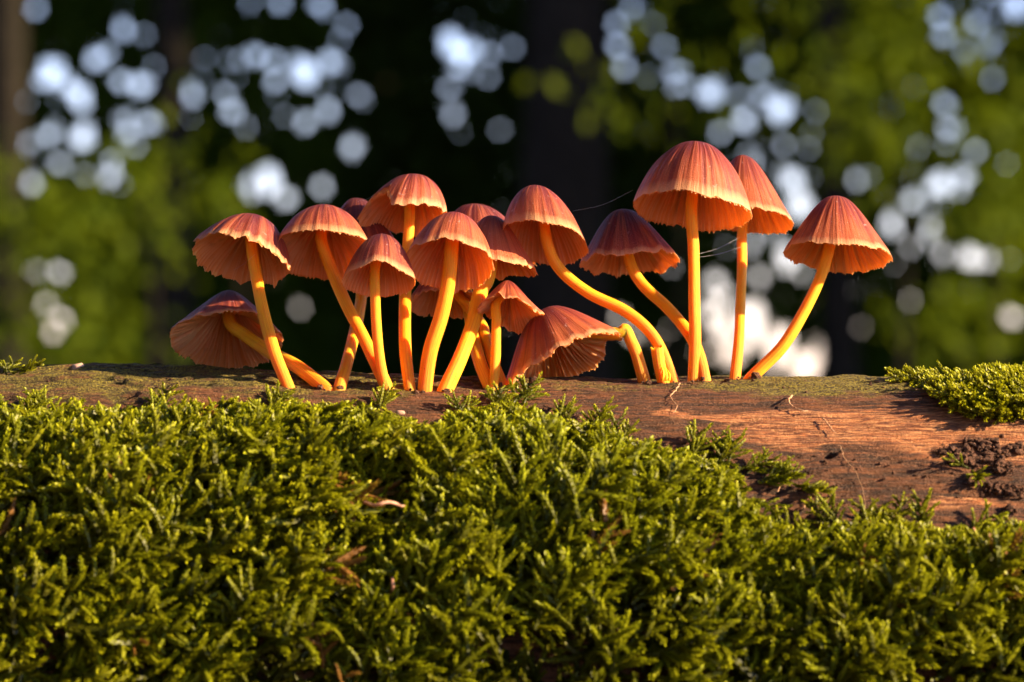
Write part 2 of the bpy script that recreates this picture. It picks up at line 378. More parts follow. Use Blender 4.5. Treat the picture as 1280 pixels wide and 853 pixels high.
def mushroom(label, c, r, H, roll, pitch, Y, stem, base, prof=DOME, shear=0.0, wave=0.05, tone=0.5, stone=0.4, sw=17, seed=1,
             notches=(), ragged=0.0, stria=1.0, waves=None, flare=1.25, sheary=0.0, lobes=()):
    """c: rim centre in the photo, r: rim radius px, H: height px; stem: photo points below the cap; base: photo foot"""
    rs = np.random.default_rng(seed); s = (D + Y) / F
    Rm, Hm = r * s, H * s
    C = P(c[0], c[1], Y); A = rot(roll, pitch)
    bp, bph = log_hit(*base)
    root = empty('mushroom', bp)
    tag(root, label, 'mushroom', 'orange mushrooms growing in a row on the log')
    # ---- shared rim deformation
    wv = waves if waves is not None else [(kk, wave * rs.uniform(0.4, 1) / (1 + 0.35 * (kk - 2)), rs.uniform(0, 6.28)) for kk in (2, 3, 4, 5, 7)] + [(kk, (0.010 + 0.016 * ragged) * rs.uniform(0.4, 1), rs.uniform(0, 6.28)) for kk in (9, 13, 17, 23)]
    def deform(th, rho, z, rr):
        w = sum(a * np.sin(kk * th + ph) for kk, a, ph in wv)
        rw = sum(0.45 * a * np.sin(kk * th + ph * 1.7 + 1) for kk, a, ph in wv)
        for t0, wd, up, out in lobes:          # a part of the rim folded up or out
            d = np.abs((th - math.radians(t0) + math.pi) % (2 * math.pi) - math.pi) / math.radians(wd)
            gss = np.exp(-d * d * 2.0); w = w + gss * up; rw = rw + gss * out
        f = rho ** 2.2
        x = rr * np.cos(th) * (1 + rw * f); y = rr * np.sin(th) * (1 + rw * f); z = z + Rm * w * rho ** 3
        x = x + shear * s * np.clip(z / Hm, -0.2, 1) ; y = y + sheary * s * np.clip(z / Hm, -0.2, 1)
        return np.stack([x, y, z], -1)
    NG = int(max(26, min(40, r * 0.50))); NT_ = NG * 2
    gpos = (np.arange(NT_) + rs.uniform(-0.42, 0.42, NT_)) * 2 * np.pi / NT_
    gdep = rs.uniform(0.75, 1.15, NT_); gtooth = rs.uniform(0.0, 1.5, NT_) * np.where(np.arange(NT_) % 2 == 0, 1.1, 0.75)
    full = np.arange(NT_) % 2 == 0
    # ---- outer skin
    nt = 320; th = np.linspace(0, 2 * np.pi, nt, endpoint=False)
    rho = np.concatenate([[0.004], np.linspace(0.05, 0.9, 22), np.linspace(0.92, 1.0, 6)])
    RH, TH = np.meshgrid(rho, th, indexing='ij')
    edge = 1 + ragged * 0.05 * fbm(np.cos(th) * 9, np.sin(th) * 9, 0 * th + seed, seed, 3) + 0.012 * fbm(np.cos(th) * 16, np.sin(th) * 16, 0 * th, seed + 61, 2)
    for t0, wd, dp in notches:
        d = np.abs((th - math.radians(t0) + math.pi) % (2 * math.pi) - math.pi) / math.radians(wd)
        jag = 1 + 0.35 * fbm(np.cos(th) * 14, np.sin(th) * 14, 0 * th + 5 + seed, seed + 3, 2)
        edge = edge * (1 - dp * np.clip(1.25 - d * d, 0, 1) * jag)
    RE = RH * (1 + (edge[None] - 1) * RH ** 4)
    z = Hm * profile(prof, np.clip(RE, 0, 1))
    gro = np.zeros(nt)
    gr1 = fbm(np.cos(th) * 7.5, np.sin(th) * 7.5, 0 * th + seed * 1.7, seed + 11, 2)
    gr2 = np.sin(th * NG * 1.5 + 2.0 * gr1)
    smask = sstep(0.22, 0.5, RH) * (1 - 0.35 * sstep(0.93, 1, RH))
    pat = 0.25 + 0.75 * sstep(-0.25, 0.45, fbm(np.cos(TH) * 1.4, np.sin(TH) * 1.4, RH * 2 + seed * .7, seed + 41, 2))
    gr3 = fbm(np.cos(TH) * 15 + 0.8 * RH, np.sin(TH) * 15, RH * 1.6 + seed, seed + 51, 2)
    disp = stria * Rm * smask * (0.017 * gr1[None] + 0.016 * gr3 + 0.0018 * gr2[None]) * pat
    lum = Rm * 0.016 * fbm(np.cos(TH) * RH * 2.2, np.sin(TH) * RH * 2.2, 0 * RH + seed, seed + 5, 2)
    rr = Rm * RE + (disp + lum) * 0.6 * RH
    z = z + (disp + lum) * 0.8 * (1 - RH ** 6)
    z = z - 0.03 * Rm * sstep(0.95, 1.0, RH)                      # margin turned down
    loc = deform(TH, RH, z, rr)
    sk = (loc.reshape(-1, 3) @ A.T) + C
    gran = fbm(sk[:, 0] * 1500, sk[:, 1] * 1500, sk[:, 2] * 1500, seed, 2) * 0.006 * Rm * sstep(0.55, 0.95, RH.ravel())
    sk[:, 2] += gran
    cap = mesh('cap', sk, grid_faces(len(rho), nt, True), M_CAP, root,
               attrs={'rho': RH.ravel(), 'tone': np.full(RH.size, tone)},
               vattrs={'radial': np.stack([np.cos(TH) + seed * 3.1, np.sin(TH), RH], -1).reshape(-1, 3)})
    # ---- gills: pleated underside, blades sharp, teeth along the margin
    ns = 6; off = np.array([-0.5, -0.25, -0.09, 0.0, 0.09, 0.25]) * 2 * np.pi / NT_
    prf = np.array([0.0, 0.10, 0.62, 1.0, 0.62, 0.10])
    gth = (gpos[:, None] + off[None]).ravel(); gb = np.tile(prf, NT_); gi = np.repeat(np.arange(NT_), ns)
    o_ = np.argsort(gth); gth, gb, gi = gth[o_], gb[o_], gi[o_]
    grho = np.array([1.0, 1.004, 0.985, 0.95, 0.88, 0.78, 0.66, 0.54, 0.42, 0.30, 0.20, 0.12])
    G, T = np.meshgrid(grho, gth, indexing='ij'); B = np.broadcast_to(gb, G.shape).copy()
    sway = 0.02 * fbm(np.cos(T) * 4, np.sin(T) * 4, G * 5, seed + 8, 2) * (1 - G)
    fl = np.broadcast_to(full[gi], G.shape)
    shortm = np.where(fl, 1.0, sstep(0.42, 0.62, G))
    dshape = np.interp(G, [0.1, 0.25, 0.5, 0.75, 0.93, 1.0], [0.06, 0.20, 0.26, 0.18, 0.07, 0.022])
    dep = Rm * dshape * B * shortm * gdep[gi][None]
    thick = Rm * np.interp(G, [0, 0.5, 0.9, 1.0], [0.16, 0.07, 0.03, 0.0])
    gedge = 1 + ragged * 0.035 * fbm(np.cos(gth) * 11, np.sin(gth) * 11, 0 * gth + 9, seed + 31, 3)
    for t0, wd, dp in notches:
        d = np.abs((gth - math.radians(t0) + math.pi) % (2 * math.pi) - math.pi) / math.radians(wd)
        gedge = gedge * (1 - dp * 0.72 * np.clip(1.25 - d * d, 0, 1))
    GE = np.minimum(G, 1.0) * (1 + (gedge[None] - 1) * G ** 4)
    zb = Hm * profile(prof, np.clip(GE, 0, 1)) - 0.03 * Rm * sstep(0.95, 1.0, G) - thick
    tooth = np.zeros_like(G)
    tooth[1] = 1.0; tooth[2] = 0.9; tooth[3] = 0.45
    tb = B ** 0.3 * gtooth[gi][None]; tclump = 0.1 + 1.3 * sstep(-0.3, 0.4, fbm(np.cos(T) * 5, np.sin(T) * 5, 0 * T + seed, seed + 71, 2))
    zt = zb - dep * np.where(np.arange(len(grho))[:, None] == 0, 0, 1) - tooth * Rm * 0.018 * tb * tclump
    rg = Rm * GE * 0.992 + np.where(np.arange(len(grho))[:, None] == 1, Rm * 0.012 * tb, 0)
    gl = deform(T + sway, np.minimum(G, 1), zt, rg)
    gv = (gl.reshape(-1, 3) @ A.T) + C
    gills = mesh('gills', gv, grid_faces(len(grho), len(gth), True), M_GILL, cap,
                 attrs={'rho': G.ravel(), 'ridge': B.ravel(), 'tone': np.full(G.size, tone)})
    gills['kind'] = 'stuff'
    # ---- stem
    inner = C + A @ np.array([shear * s * 0.55, sheary * s * .55, Hm * 0.72])
    pts2 = [(q[0], q[1]) for q in stem] + [base]
    L = np.concatenate([[0], np.cumsum([math.dist(pts2[i], pts2[i + 1]) for i in range(len(pts2) - 1)])]); L /= L[-1]
    Y0, Y1 = Y + float((A @ np.array([0, 0, Hm * 0.25]))[1]), bp[1]
    path = [inner]
    for q, l in zip(pts2[:-1], L[:-1]):
        path.append(P(q[0], q[1], Y0 + (Y1 - Y0) * sstep(0, 1, l)))
    nrm = np.array([0, -math.sin(bph), math.cos(bph)])
    path.append(bp); path.append(bp - 0.0025 * np.array([0, 0, 1.0]))
    n = 56; cpth = catmull(path, n)
    u = np.linspace(0, 1, n); rad = sw * 0.45 * s * (0.94 + 0.10 * u + (flare - 1.04) * sstep(0.80, 1.0, u))
    rad *= 1 + 0.05 * noise(u * 5, 0 * u, 0 * u + seed, seed)
    cpth = cpth + (0.035 * r * s * np.sin(np.pi * np.clip(u, 0, 1)) ** 1)[:, None] * np.stack([noise(u * 3.5, 0 * u, 0 * u + seed, seed + 3), 0 * u, 0 * u], -1) * 0.6
    rad[:6] *= np.linspace(1.25, 1.0, 6)
    ns_ = 20; SV, sth = tube(cpth, rad, ns_)
    wob = 1 + 0.035 * np.sin(sth * 2 + seed)[None, :, None] + 0.03 * fbm(np.cos(sth)[None] * 2, np.sin(sth)[None] * 2, u[:, None] * 2.5, seed + 2, 2)[..., None]
    SV = cpth[:, None] + (SV - cpth[:, None]) * wob
    # foot meets the wood along an uneven line
    UU, TT = np.meshgrid(1 - u, sth, indexing='ij')
    mesh('stem', SV.reshape(-1, 3), grid_faces(n, ns_, True), M_STEM, root, attrs={'height': UU.ravel(), 'tone': np.full(UU.size, stone)},
         vattrs={'radial': np.stack([np.cos(TT) + seed * 2.3, np.sin(TT), UU * 3], -1).reshape(-1, 3)})
    return root

mushroom('low tilted mushroom nearest the left edge, its cap almost touching the log', (283, 424), 70, 68, -3, 29, -0.006,
         [(288, 405), (305, 419), (335, 439), (372, 459)], (408, 488), FLAT, 4, 0.04, 0.30, 0.2, 18, 11, ragged=0.5, stria=0.8,
         lobes=((-160, 28, 0.10, 0.03), (-50, 30, 0.05, 0.0)))
mushroom('ragged mushroom with upturned frilly left rim above the lowest cap', (303, 325), 62, 60, 10, 24, -0.016,
         [(314, 306), (320, 345), (329, 390), (343, 440)], (362, 487), DOME, 4, 0.05, 0.30, 0.55, 17, 12, ragged=1.2, stria=0.7,
         lobes=((-165, 26, 0.14, 0.06), (-20, 26, -0.10, 0.02), (-120, 20, 0.08, 0.0)))
mushroom('wide cap mushroom with long stem slanting down to the right', (403, 318), 64, 64, 1, 27, -0.014,
         [(401, 300), (414, 338), (434, 382), (457, 426)], (487, 491), DOME, 0, 0.035, 0.40, 0.5, 18, 13, stria=0.5,
         lobes=((-30, 30, 0.10, 0.0),))
mushroom('mostly hidden dark cap peeking out between two larger caps', (452, 318), 56, 70, 4, 6, 0.014,
         [(452, 360), (449, 390), (441, 425), (432, 460)], (424, 489), BELL, -10, 0.06, 0.15, 0.25, 17, 14)
mushroom('small front mushroom with glossy purplish cap and straight stem', (474, 351), 46, 62, 1, 24, -0.030,
         [(469, 335), (469, 380), (472, 420), (477, 460)], (485, 492), DOME, 2, 0.04, 0.22, 0.6, 15, 15, stria=0.3,
         lobes=((-90, 26, 0.08, 0.0),))
mushroom('tall mushroom whose cap has a torn notch in its left rim', (504, 273), 57, 56, -2, 17, 0.002,
         [(512, 270), (508, 330), (506, 390), (507, 440)], (513, 489), DOME, 13, 0.05, 0.42, 0.75, 16, 16, ragged=0.6,
         notches=((-140, 34, 0.32),))
mushroom('front mushroom with wide open cap showing its dark orange gills', (562, 330), 55, 74, 7, 35, -0.027,
         [(565, 305), (561, 350), (552, 395), (538, 440)], (531, 490), DOME, 0, 0.035, 0.62, 0.35, 20, 17, ragged=0.5, stria=0.5,
         lobes=((-130, 16, -0.10, 0.0),))
mushroom('tan ribbed bell cap with its stem slanting down to the left', (617, 335), 53, 66, 4, 10, -0.008,
         [(610, 345), (601, 365), (592, 405), (577, 445)], (556, 490), BELL, -6, 0.04, 0.80, 0.8, 20, 18, ragged=0.4)
mushroom('purplish domed cap rising behind the tan ribbed bell cap', (607, 320), 62, 64, 5, 8, 0.016,
         [(583, 345), (585, 375), (592, 420), (601, 455)], (613, 485), DOME, -16, 0.05, 0.28, 0.7, 18, 19, ragged=0.8)
mushroom('shaded low cap tucked beneath the wide open front cap', (553, 378), 44, 52, -4, 24, 0.003,
         [(585, 384), (602, 405), (610, 430), (619, 458)], (629, 485), FLAT, 0, 0.07, 0.20, 0.25, 16, 20, ragged=1.2,
         lobes=((-60, 30, 0.08, 0.0),))
mushroom('small crumpled mushroom with folded cap on a thin yellow stem', (636, 390), 40, 42, 8, 24, -0.016,
         [(621, 378), (621, 400), (620, 430), (619, 460)], (617, 487), FLAT, -6, 0.10, 0.72, 1.0, 14, 21, ragged=1.2,
         lobes=((-60, 24, -0.16, 0.04), (-115, 18, 0.22, -0.05), (0, 20, 0.15, 0.05), (80, 30, -0.15, 0.1)))
mushroom('domed mushroom on a long stem curving down to the right', (681, 302), 55, 72, 12, 27, -0.010,
         [(683, 300), (698, 335), (735, 366), (785, 391), (820, 425)], (842, 477), DOME, -22, 0.04, 0.45, 0.3, 16, 22,
         lobes=((-20, 30, -0.08, 0.0),))
mushroom('collapsed drooping mushroom with its cap lying on the log', (701, 457), 84, 74, -28, 14, -0.012,
         [(768, 417), (781, 412), (788, 428), (797, 450)], (806, 478), BELL, 12, 0.03, 0.56, 0.2, 17, 23, ragged=0.8, stria=0.5,
         lobes=((30, 20, 0.18, -0.06),))
mushroom('dark purplish cap on an arched stem, left of the tallest mushroom', (786, 327), 63, 67, -3, 11, 0.004,
         [(787, 325), (803, 355), (835, 385), (862, 418), (874, 445)], (881, 477), BELL, -4, 0.04, 0.08, 0.3, 16, 24, ragged=0.5)  # lowest tone: the neighbouring cap's shade put into the skin colour
mushroom('tallest mushroom with broad ribbed cap on a straight stem', (866, 262), 74, 87, 7, 15, -0.008,
         [(864, 262), (866, 310), (868, 370), (869, 420)], (867, 477), DOME, -3, 0.03, 0.50, 0.55, 17, 25, stria=1.5)
mushroom('sunlit bell mushroom half hidden behind the tallest cap', (938, 273), 54, 79, 10, 15, 0.014,
         [(928, 285), (928, 330), (926, 380), (924, 425)], (919, 475), BELL, -20, 0.03, 0.68, 0.6, 15, 26, stria=1.3)
mushroom('mushroom standing farthest right on an obliquely slanting stem', (1047, 319), 68, 75, 5, 13, -0.004,
         [(1036, 312), (1026, 345), (1005, 390), (977, 435)], (938, 474), BELL, -6, 0.025, 0.62, 0.7, 17, 27, stria=1.3)

# broken stub between the feet of the stems
bp, bph = log_hit(829, 478)
st = tag(empty('mushroom_stub', bp), 'broken yellow stem stub without a cap between two stem feet', 'mushroom stub')
path = catmull([P(821, 434, bp[1]), P(824, 455, bp[1]), bp, bp - [0, 0, 0.002]], 24)
SV, sth = tube(path, 7.6 * D / F * (1 + 0.25 * sstep(0.6, 1, np.linspace(0, 1, 24))), 16)
SV[0, :, 2] += 0.0006 * noise(np.cos(sth) * 3, np.sin(sth) * 3, 0 * sth, 4)
SVv = SV.reshape(-1, 3); top = SV[0].mean(0) - [0, 0, 0.0012]
SVv = np.vstack([SVv, top]); kk = np.arange(16)
UU, TT = np.meshgrid(1 - np.linspace(0, 1, 24), sth, indexing='ij')
mesh('stem', SVv, [grid_faces(24, 16, True), np.stack([np.full(16, len(SVv) - 1), np.roll(kk, -1), kk], -1)], M_STEM, st,
     attrs={'height': np.append(UU.ravel(), 1), 'tone': np.full(UU.size + 1, 0.8)},
     vattrs={'radial': np.vstack([np.stack([np.cos(TT) * 1.6, np.sin(TT) * 1.6, UU], -1).reshape(-1, 3), [[0, 0, 1]]])})
for q in range(3):      # torn fibres at its foot
    a = P(826 + q * 4, 456 + q * 3, bp[1] - 0.0016); b = P(828 + q * 4, 476, bp[1] - 0.0022)
    v, f, cf = tube_mesh(catmull([a, (a + b) / 2 + [0.0004, -0.0004, 0], b], 8), np.linspace(0.0001, 0.0004, 8), 6)
    mesh('torn_fibre', v, [f, cf], M_STEM, st, attrs={'height': np.full(len(v), 0.6), 'tone': np.ones(len(v))}, vattrs={'radial': v * 100})

# ------------------------------------------------------------------ moss
def moss_branch(rs, Lb, wid, lod=1):
    """one leafy branch along +x lying in the x-z plane; returns verts, tris, tip attr"""
    n = 5; u = np.linspace(0, 1, n); bend = rs.uniform(-0.5, 0.6); side = rs.uniform(-0.6, 0.6)
    cx = Lb * u; cz = Lb * bend * u ** 2 * 0.5; cyv = Lb * side * u ** 2 * 0.5
    cp = np.stack([cx, cyv, cz], -1)
    core = wid * 0.32 * (1 - 0.5 * u ** 6)
    TV, _ = tube(cp, core, 4); V = [TV.reshape(-1, 3)]; Fc = []
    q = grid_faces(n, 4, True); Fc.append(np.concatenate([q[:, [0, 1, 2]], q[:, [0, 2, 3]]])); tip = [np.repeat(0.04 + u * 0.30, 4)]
    nv = len(V[0])
    nl = max(14, int((5200 if lod else 3000) * Lb))
    for k in range(nl):
        uu = (k + 0.5) / nl; ang = k * 2.399 + rs.uniform(-0.35, 0.35)
        c = np.array([np.interp(uu, u, cx), np.interp(uu, u, cyv), np.interp(uu, u, cz)])
        T = np.array([1.0, side * uu, bend * uu]); T /= np.linalg.norm(T)
        Nn = np.array([0, math.cos(ang), math.sin(ang)]); Nn -= T * (Nn @ T); Nn /= np.linalg.norm(Nn); Bn = np.cross(T, Nn)
        opn = rs.uniform(0.5, 0.95) * (1 - 0.5 * uu ** 6)
        Ll = rs.uniform(0.00075, 0.00105) * (1 if lod else 1.3); ww = Ll * rs.uniform(0.30, 0.40)
        d = T * math.cos(opn) + Nn * math.sin(opn)
        b0 = c + Nn * wid * 0.27 * (1 - 0.6 * uu ** 6)
        mid = b0 + d * Ll * 0.45
        tp = b0 + d * Ll + T * Ll * 0.18 - Nn * Ll * 0.16
        pts = np.array([b0, mid + Bn * ww - Nn * ww * 0.45, mid - Bn * ww - Nn * ww * 0.45, tp])
        V.append(pts); Fc.append(np.array([[0, 1, 3], [0, 3, 2]]) + nv); nv += 4
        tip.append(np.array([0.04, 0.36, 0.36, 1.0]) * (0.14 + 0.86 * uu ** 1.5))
    return np.vstack(V), np.vstack(Fc), np.concatenate(tip)
def moss_frond(rs, L, nb, wid, lod=1):
    V, Fc, tp = moss_branch(rs, L, wid, lod); Vs, Fs, Ts = [V], [Fc], [tp]; nv = len(V)
    for k in range(nb):
        u = 0.12 + 0.72 * (k + rs.uniform(0.2, 0.8)) / nb; sgn = 1 if k % 2 else -1
        l = L * rs.uniform(0.32, 0.55) * (1 - 0.5 * u) * 1.25
        V, Fc, tp = moss_branch(rs, l, wid * 0.92, 0 if l < L * 0.4 else lod)
        a = sgn * rs.uniform(0.65, 1.05); e = rs.uniform(-0.1, 0.45)
        ca, sa, ce, se = math.cos(a), math.sin(a), math.cos(e), math.sin(e)
        Rz = np.array([[ca, -sa, 0], [sa, ca, 0], [0, 0, 1]]); Ry = np.array([[ce, 0, -se], [0, 1, 0], [se, 0, ce]])
        V = V @ (Rz @ Ry).T + np.array([L * u, 0, 0.05 * L * u ** 2])
        Vs.append(V); Fs.append(Fc + nv); Ts.append(tp); nv += len(V)
    return np.vstack(Vs), np.vstack(Fs), np.concatenate(Ts)
rsm = np.random.default_rng(99)
T_FROND = [moss_frond(rsm, 0.0140, int(rsm.integers(7, 11)), 0.0015) for _ in range(8)]
T_SINGLE = [moss_frond(rsm, rsm.uniform(0.0125, 0.0165), int(rsm.integers(2, 7)), rsm.uniform(0.0016, 0.0023)) for _ in range(16)]
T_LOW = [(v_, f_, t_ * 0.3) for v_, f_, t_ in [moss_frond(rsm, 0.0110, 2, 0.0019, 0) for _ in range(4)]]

_mx = np.array([-3000, 0, 60, 130, 220, 300, 400, 470, 510, 545, 575, 640, 690, 720, 760, 800, 850, 890, 925, 950, 970, 1000, 1060, 1130, 1170, 1215, 1280, 4000.])
_my = np.array([506, 508, 510, 512, 508, 507, 508, 512, 530, 530, 514, 506, 524, 530, 534, 550, 562, 572, 585, 632, 654, 660, 655, 652, 662, 664, 650, 650.])
def moss_top(px): return np.interp(px, _mx, _my)
def TOP(px): return moss_top(px) - 6 + 7 * fbm(px / 26, 0 * px, 0 * px, 72, 3)
def mound(x, s): return np.clip(0.5 + 0.9 * fbm(x * 55, s * 55, 0 * x, 61, 3), 0, 1)

def place(templates, X, PHI, lift, ang, elev, scale, rs, slack=None, tints=None):
    Vs, Fs, Ts, Ti = [], [], [], []; nv = 0
    ti = rs.integers(0, len(templates), len(X))
    for k, (tv, tf, tt) in enumerate(templates):
        idx = np.where(ti == k)[0]
        if not len(idx): continue
        x, ph = X[idx], PHI[idx]
        o = log_point(x, ph, log_dr(x, ph) + lift[idx])
        N = np.stack([0 * x, -np.sin(ph), np.cos(ph)], -1); Tx = np.tile([1.0, 0, 0], (len(idx), 1)); Ts_ = np.stack([0 * x, np.cos(ph), np.sin(ph)], -1)  # Ts_: uphill
        a, e = ang[idx][:, None], elev[idx][:, None]
        dirv = np.cos(a) * Tx + np.sin(a) * Ts_
        ax = np.cos(e) * dirv + np.sin(e) * N
        up = -np.sin(e) * dirv + np.cos(e) * N
        sd = np.cross(up, ax)
        r = rs.uniform(-0.5, 0.5, len(idx))[:, None]
        sd, up = np.cos(r) * sd + np.sin(r) * up, -np.sin(r) * sd + np.cos(r) * up
        M = np.stack([ax, sd, up], 1) * scale[idx][:, None, None]
        Vv = np.einsum('vk,nkj->nvj', tv, M) + o[:, None]
        if slack is not None:      # nothing may reach past the outline of the patch
            a_, b_ = proj(Vv); over_ = (b_ - TOP(a_)).min(1)
            good = over_ > -slack * rs.random(len(idx)) ** 2; Vv = Vv[good]; idx = idx[good]
            if not len(idx): continue
        n = len(tv); Vs.append(Vv.reshape(-1, 3))
        Fs.append((tf[None] + (np.arange(len(idx)) * n)[:, None, None]).reshape(-1, 3) + nv); nv += n * len(idx)
        Ts.append(np.tile(tt, len(idx))); Ti.append(np.repeat(rs.random(len(idx)) if tints is None else tints[idx], n))
    return Vs, Fs, Ts, Ti, nv
def join(sets):
    V, Fc, T, I = [], [], [], []; nv = 0
    for (a, b, c, d, n) in sets:
        V += a; Fc += [f + nv for f in b]; T += c; I += d; nv += n
    return np.vstack(V), np.vstack(Fc), np.concatenate(T), np.concatenate(I)

def sample(n, x0, x1, p0, p1, rs): return rs.uniform(x0, x1, n), rs.uniform(p0, p1, n)
def main_mask(x, ph, rs, margin=0.0):
    p = log_point(x, ph); px, py = proj(p)
    jit = 7 * fbm(px / 22, py / 22, 0 * px, 71, 2)
    return py > moss_top(px) + margin + jit
rs = np.random.default_rng(5)
sets = []
# under layer: sparse, flat old shoots, darkened to paint the shade in the gaps
x, ph = sample(1500, -0.150, 0.150, 0.22, 1.30, rs)
k = main_mask(x, ph, rs, 6); x, ph = x[k], ph[k]
sets.append(place(T_LOW, x, ph, 0.0005 + 0.001 * rs.random(len(x)), rs.uniform(0, 6.28, len(x)), rs.uniform(0, 0.5, len(x)), rs.uniform(0.8, 1.2, len(x)), rs, 4))
# main body: fans of shoots in clumps with hollows between them
NCL = 860
cx_, cp_ = sample(NCL, -0.150, 0.150, 0.22, 1.22, rs)
# push neighbours apart so that the clumps read singly
for _ in range(12):
    q = np.stack([cx_, cp_ * R_LOG], -1); dq = q[:, None] - q[None]; d2 = np.sqrt((dq ** 2).sum(-1)) + 1e-9
    f_ = np.clip(0.0078 - d2, 0, None); np.fill_diagonal(f_, 0)
    mv = (dq / d2[..., None] * f_[..., None]).sum(1) * 0.25; cx_ += mv[:, 0]; cp_ += mv[:, 1] / R_LOG
cang = 0.45 + 2.6 * fbm(cx_ * 22, cp_ * 2.4, 0 * cx_, 81, 2) + rs.normal(0, 0.45, NCL)
cel = rs.uniform(-0.05, 0.42, NCL); chi = 0.0005 + 0.0105 * np.clip(mound(cx_, cp_ * R_LOG) * 0.75 + 0.4 * rs.random(NCL), 0, 1); csc = rs.uniform(0.75, 1.25, NCL)
cti = np.clip(0.45 + 0.5 * fbm(cx_ * 20, cp_ * 2.5, 0 * cx_, 83, 2) + rs.normal(0, 0.16, NCL), 0, 0.97)
rep_ = rs.integers(2, 6, NCL); ci = np.repeat(np.arange(NCL), rep_); n_ = len(ci)
spread = rs.normal(0, 0.42, n_)
x = cx_[ci] + np.cos(cang[ci] + 1.57) * spread * 0.0028 + rs.normal(0, 0.0010, n_); ph = cp_[ci] + (np.sin(cang[ci] + 1.57) * spread * 0.0028 + rs.normal(0, 0.0010, n_)) / R_LOG
ang = cang[ci] + spread; el_ = np.clip(cel[ci] + rs.normal(0, 0.16, n_), -0.05, 0.95); li_ = chi[ci] * rs.uniform(0.55, 1, n_); sc_ = csc[ci] * rs.uniform(0.75, 1.1, n_); ti_ = np.where(rs.random(n_) < 0.015, 1.0, np.clip(cti[ci] + rs.normal(0, 0.08, n_), 0, 0.97))
px, py = proj(log_point(x, ph))
holes = np.exp(-(((px - 672) / 34) ** 2 + ((py - 622) / 20) ** 2)) + 0.9 * np.exp(-(((px - 890) / 40) ** 2 + ((py - 765) / 26) ** 2)) + 0.8 * np.exp(-(((px - 480) / 40) ** 2 + ((py - 740) / 16) ** 2)) + 0.8 * np.exp(-(((px - 200) / 60) ** 2 + ((py - 790) / 14) ** 2))
near = sstep(45, 0, py - moss_top(px)); li_ *= 1 - 0.7 * near; el_ *= 1 - 0.5 * near
k = main_mask(x, ph, rs, 5) & (rs.random(n_) > holes * 1.3)
sets.append(place(T_SINGLE, x[k], ph[k], li_[k], ang[k], el_[k], sc_[k], rs, 9, ti_[k]))
# feathery fronds, mostly on the upper and right parts
x, ph = sample(1050, -0.150, 0.150, 0.22, 1.15, rs)
px, py = proj(log_point(x, ph)); m = mound(x, ph * R_LOG)
w = 0.28 + 0.72 * np.maximum(sstep(90, 10, py - moss_top(px)), sstep(860, 960, px) * 0.8)
holes = np.exp(-(((px - 672) / 36) ** 2 + ((py - 622) / 24) ** 2))
k = main_mask(x, ph, rs, 10) & (rs.random(len(x)) < w) & (rs.random(len(x)) > holes)
x, ph, px, py, m = x[k], ph[k], px[k], py[k], m[k]
ang = np.where(px > 850, 0.3, 1.2) + rs.normal(0, 0.9, len(x))
near = sstep(45, 0, py - moss_top(px))
sets.append(place(T_FROND, x, ph, (0.0015 + 0.006 * m) * rs.uniform(0.4, 1, len(x)) * (1 - 0.75 * near), ang, rs.uniform(0.05, 0.6, len(x)) * (1 - 0.5 * near), rs.uniform(0.65, 1.1, len(x)), rs, 12))
# low shoots packing the upper margin
x, ph = sample(9000, -0.150, 0.150, 0.22, 1.0, rs)
px, py = proj(log_point(x, ph)); q_ = py - moss_top(px)
k = (q_ > 0) & (q_ < 75); x, ph = x[k], ph[k]
sets.append(place(T_SINGLE, x, ph, 0.0004 + 0.0015 * rs.random(len(x)), rs.uniform(0, 6.28, len(x)), rs.uniform(-0.05, 0.4, len(x)), rs.uniform(0.45, 0.85, len(x)), rs, 8))
# hand-placed tips creeping onto the wood
tips = [(340, 508, 70), (480, 505, 95), (583, 505, 95), (625, 500, 85), (648, 500, 75), (705, 522, 85), (738, 528, 80), (770, 538, 75), (905, 570, 55), (930, 575, 35), (945, 590, 12),
        (955, 583, 20), (900, 560, 75), (870, 562, 65), (1045, 655, 120), (1090, 660, 90), (1125, 655, 85), (1160, 660, 95), (1010, 658, 150), (1200, 660, 20), (1230, 655, 10), (1000, 600, -10), (935, 610, -30), (200, 505, 80), (60, 508, 120), (10, 510, 60)]
tx, tp_, ta = [], [], []
for (a, b, c) in tips:
    for q in range(2):
        h_, phh = log_hit(a + random.uniform(-10, 10), b + random.uniform(10, 24)); tx.append(h_[0]); tp_.append(phh); ta.append(math.radians(c + random.uniform(-18, 18)))
tx, tp_, ta = map(np.array, (tx, tp_, ta))
sets.append(place(T_FROND, tx, tp_, np.full(len(tx), 0.0012), ta, rs.uniform(0.02, 0.2, len(tx)), rs.uniform(0.5, 0.75, len(tx)), rs))
# beyond the frame and low on the log the carpet goes on, thinner
x, ph = sample(1500, -0.34, 0.34, 0.30, 1.75, rs)
k = ((np.abs(x) > 0.148) | (ph > 1.2)) & main_mask(x, ph, rs, 5); x, ph = x[k], ph[k]
sets.append(place(T_LOW, x, ph, 0.004 * rs.random(len(x)), rs.uniform(0, 6.28, len(x)), rs.uniform(0.1, 0.9, len(x)), rs.uniform(0.9, 1.5, len(x)), rs))
V, Fc, T, I = join(sets)
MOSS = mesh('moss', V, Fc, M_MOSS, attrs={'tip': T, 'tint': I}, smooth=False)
tag(MOSS, 'thick carpet of feathery green moss over the front of the log', 'moss', kind='stuff')
NTRI = len(Fc)

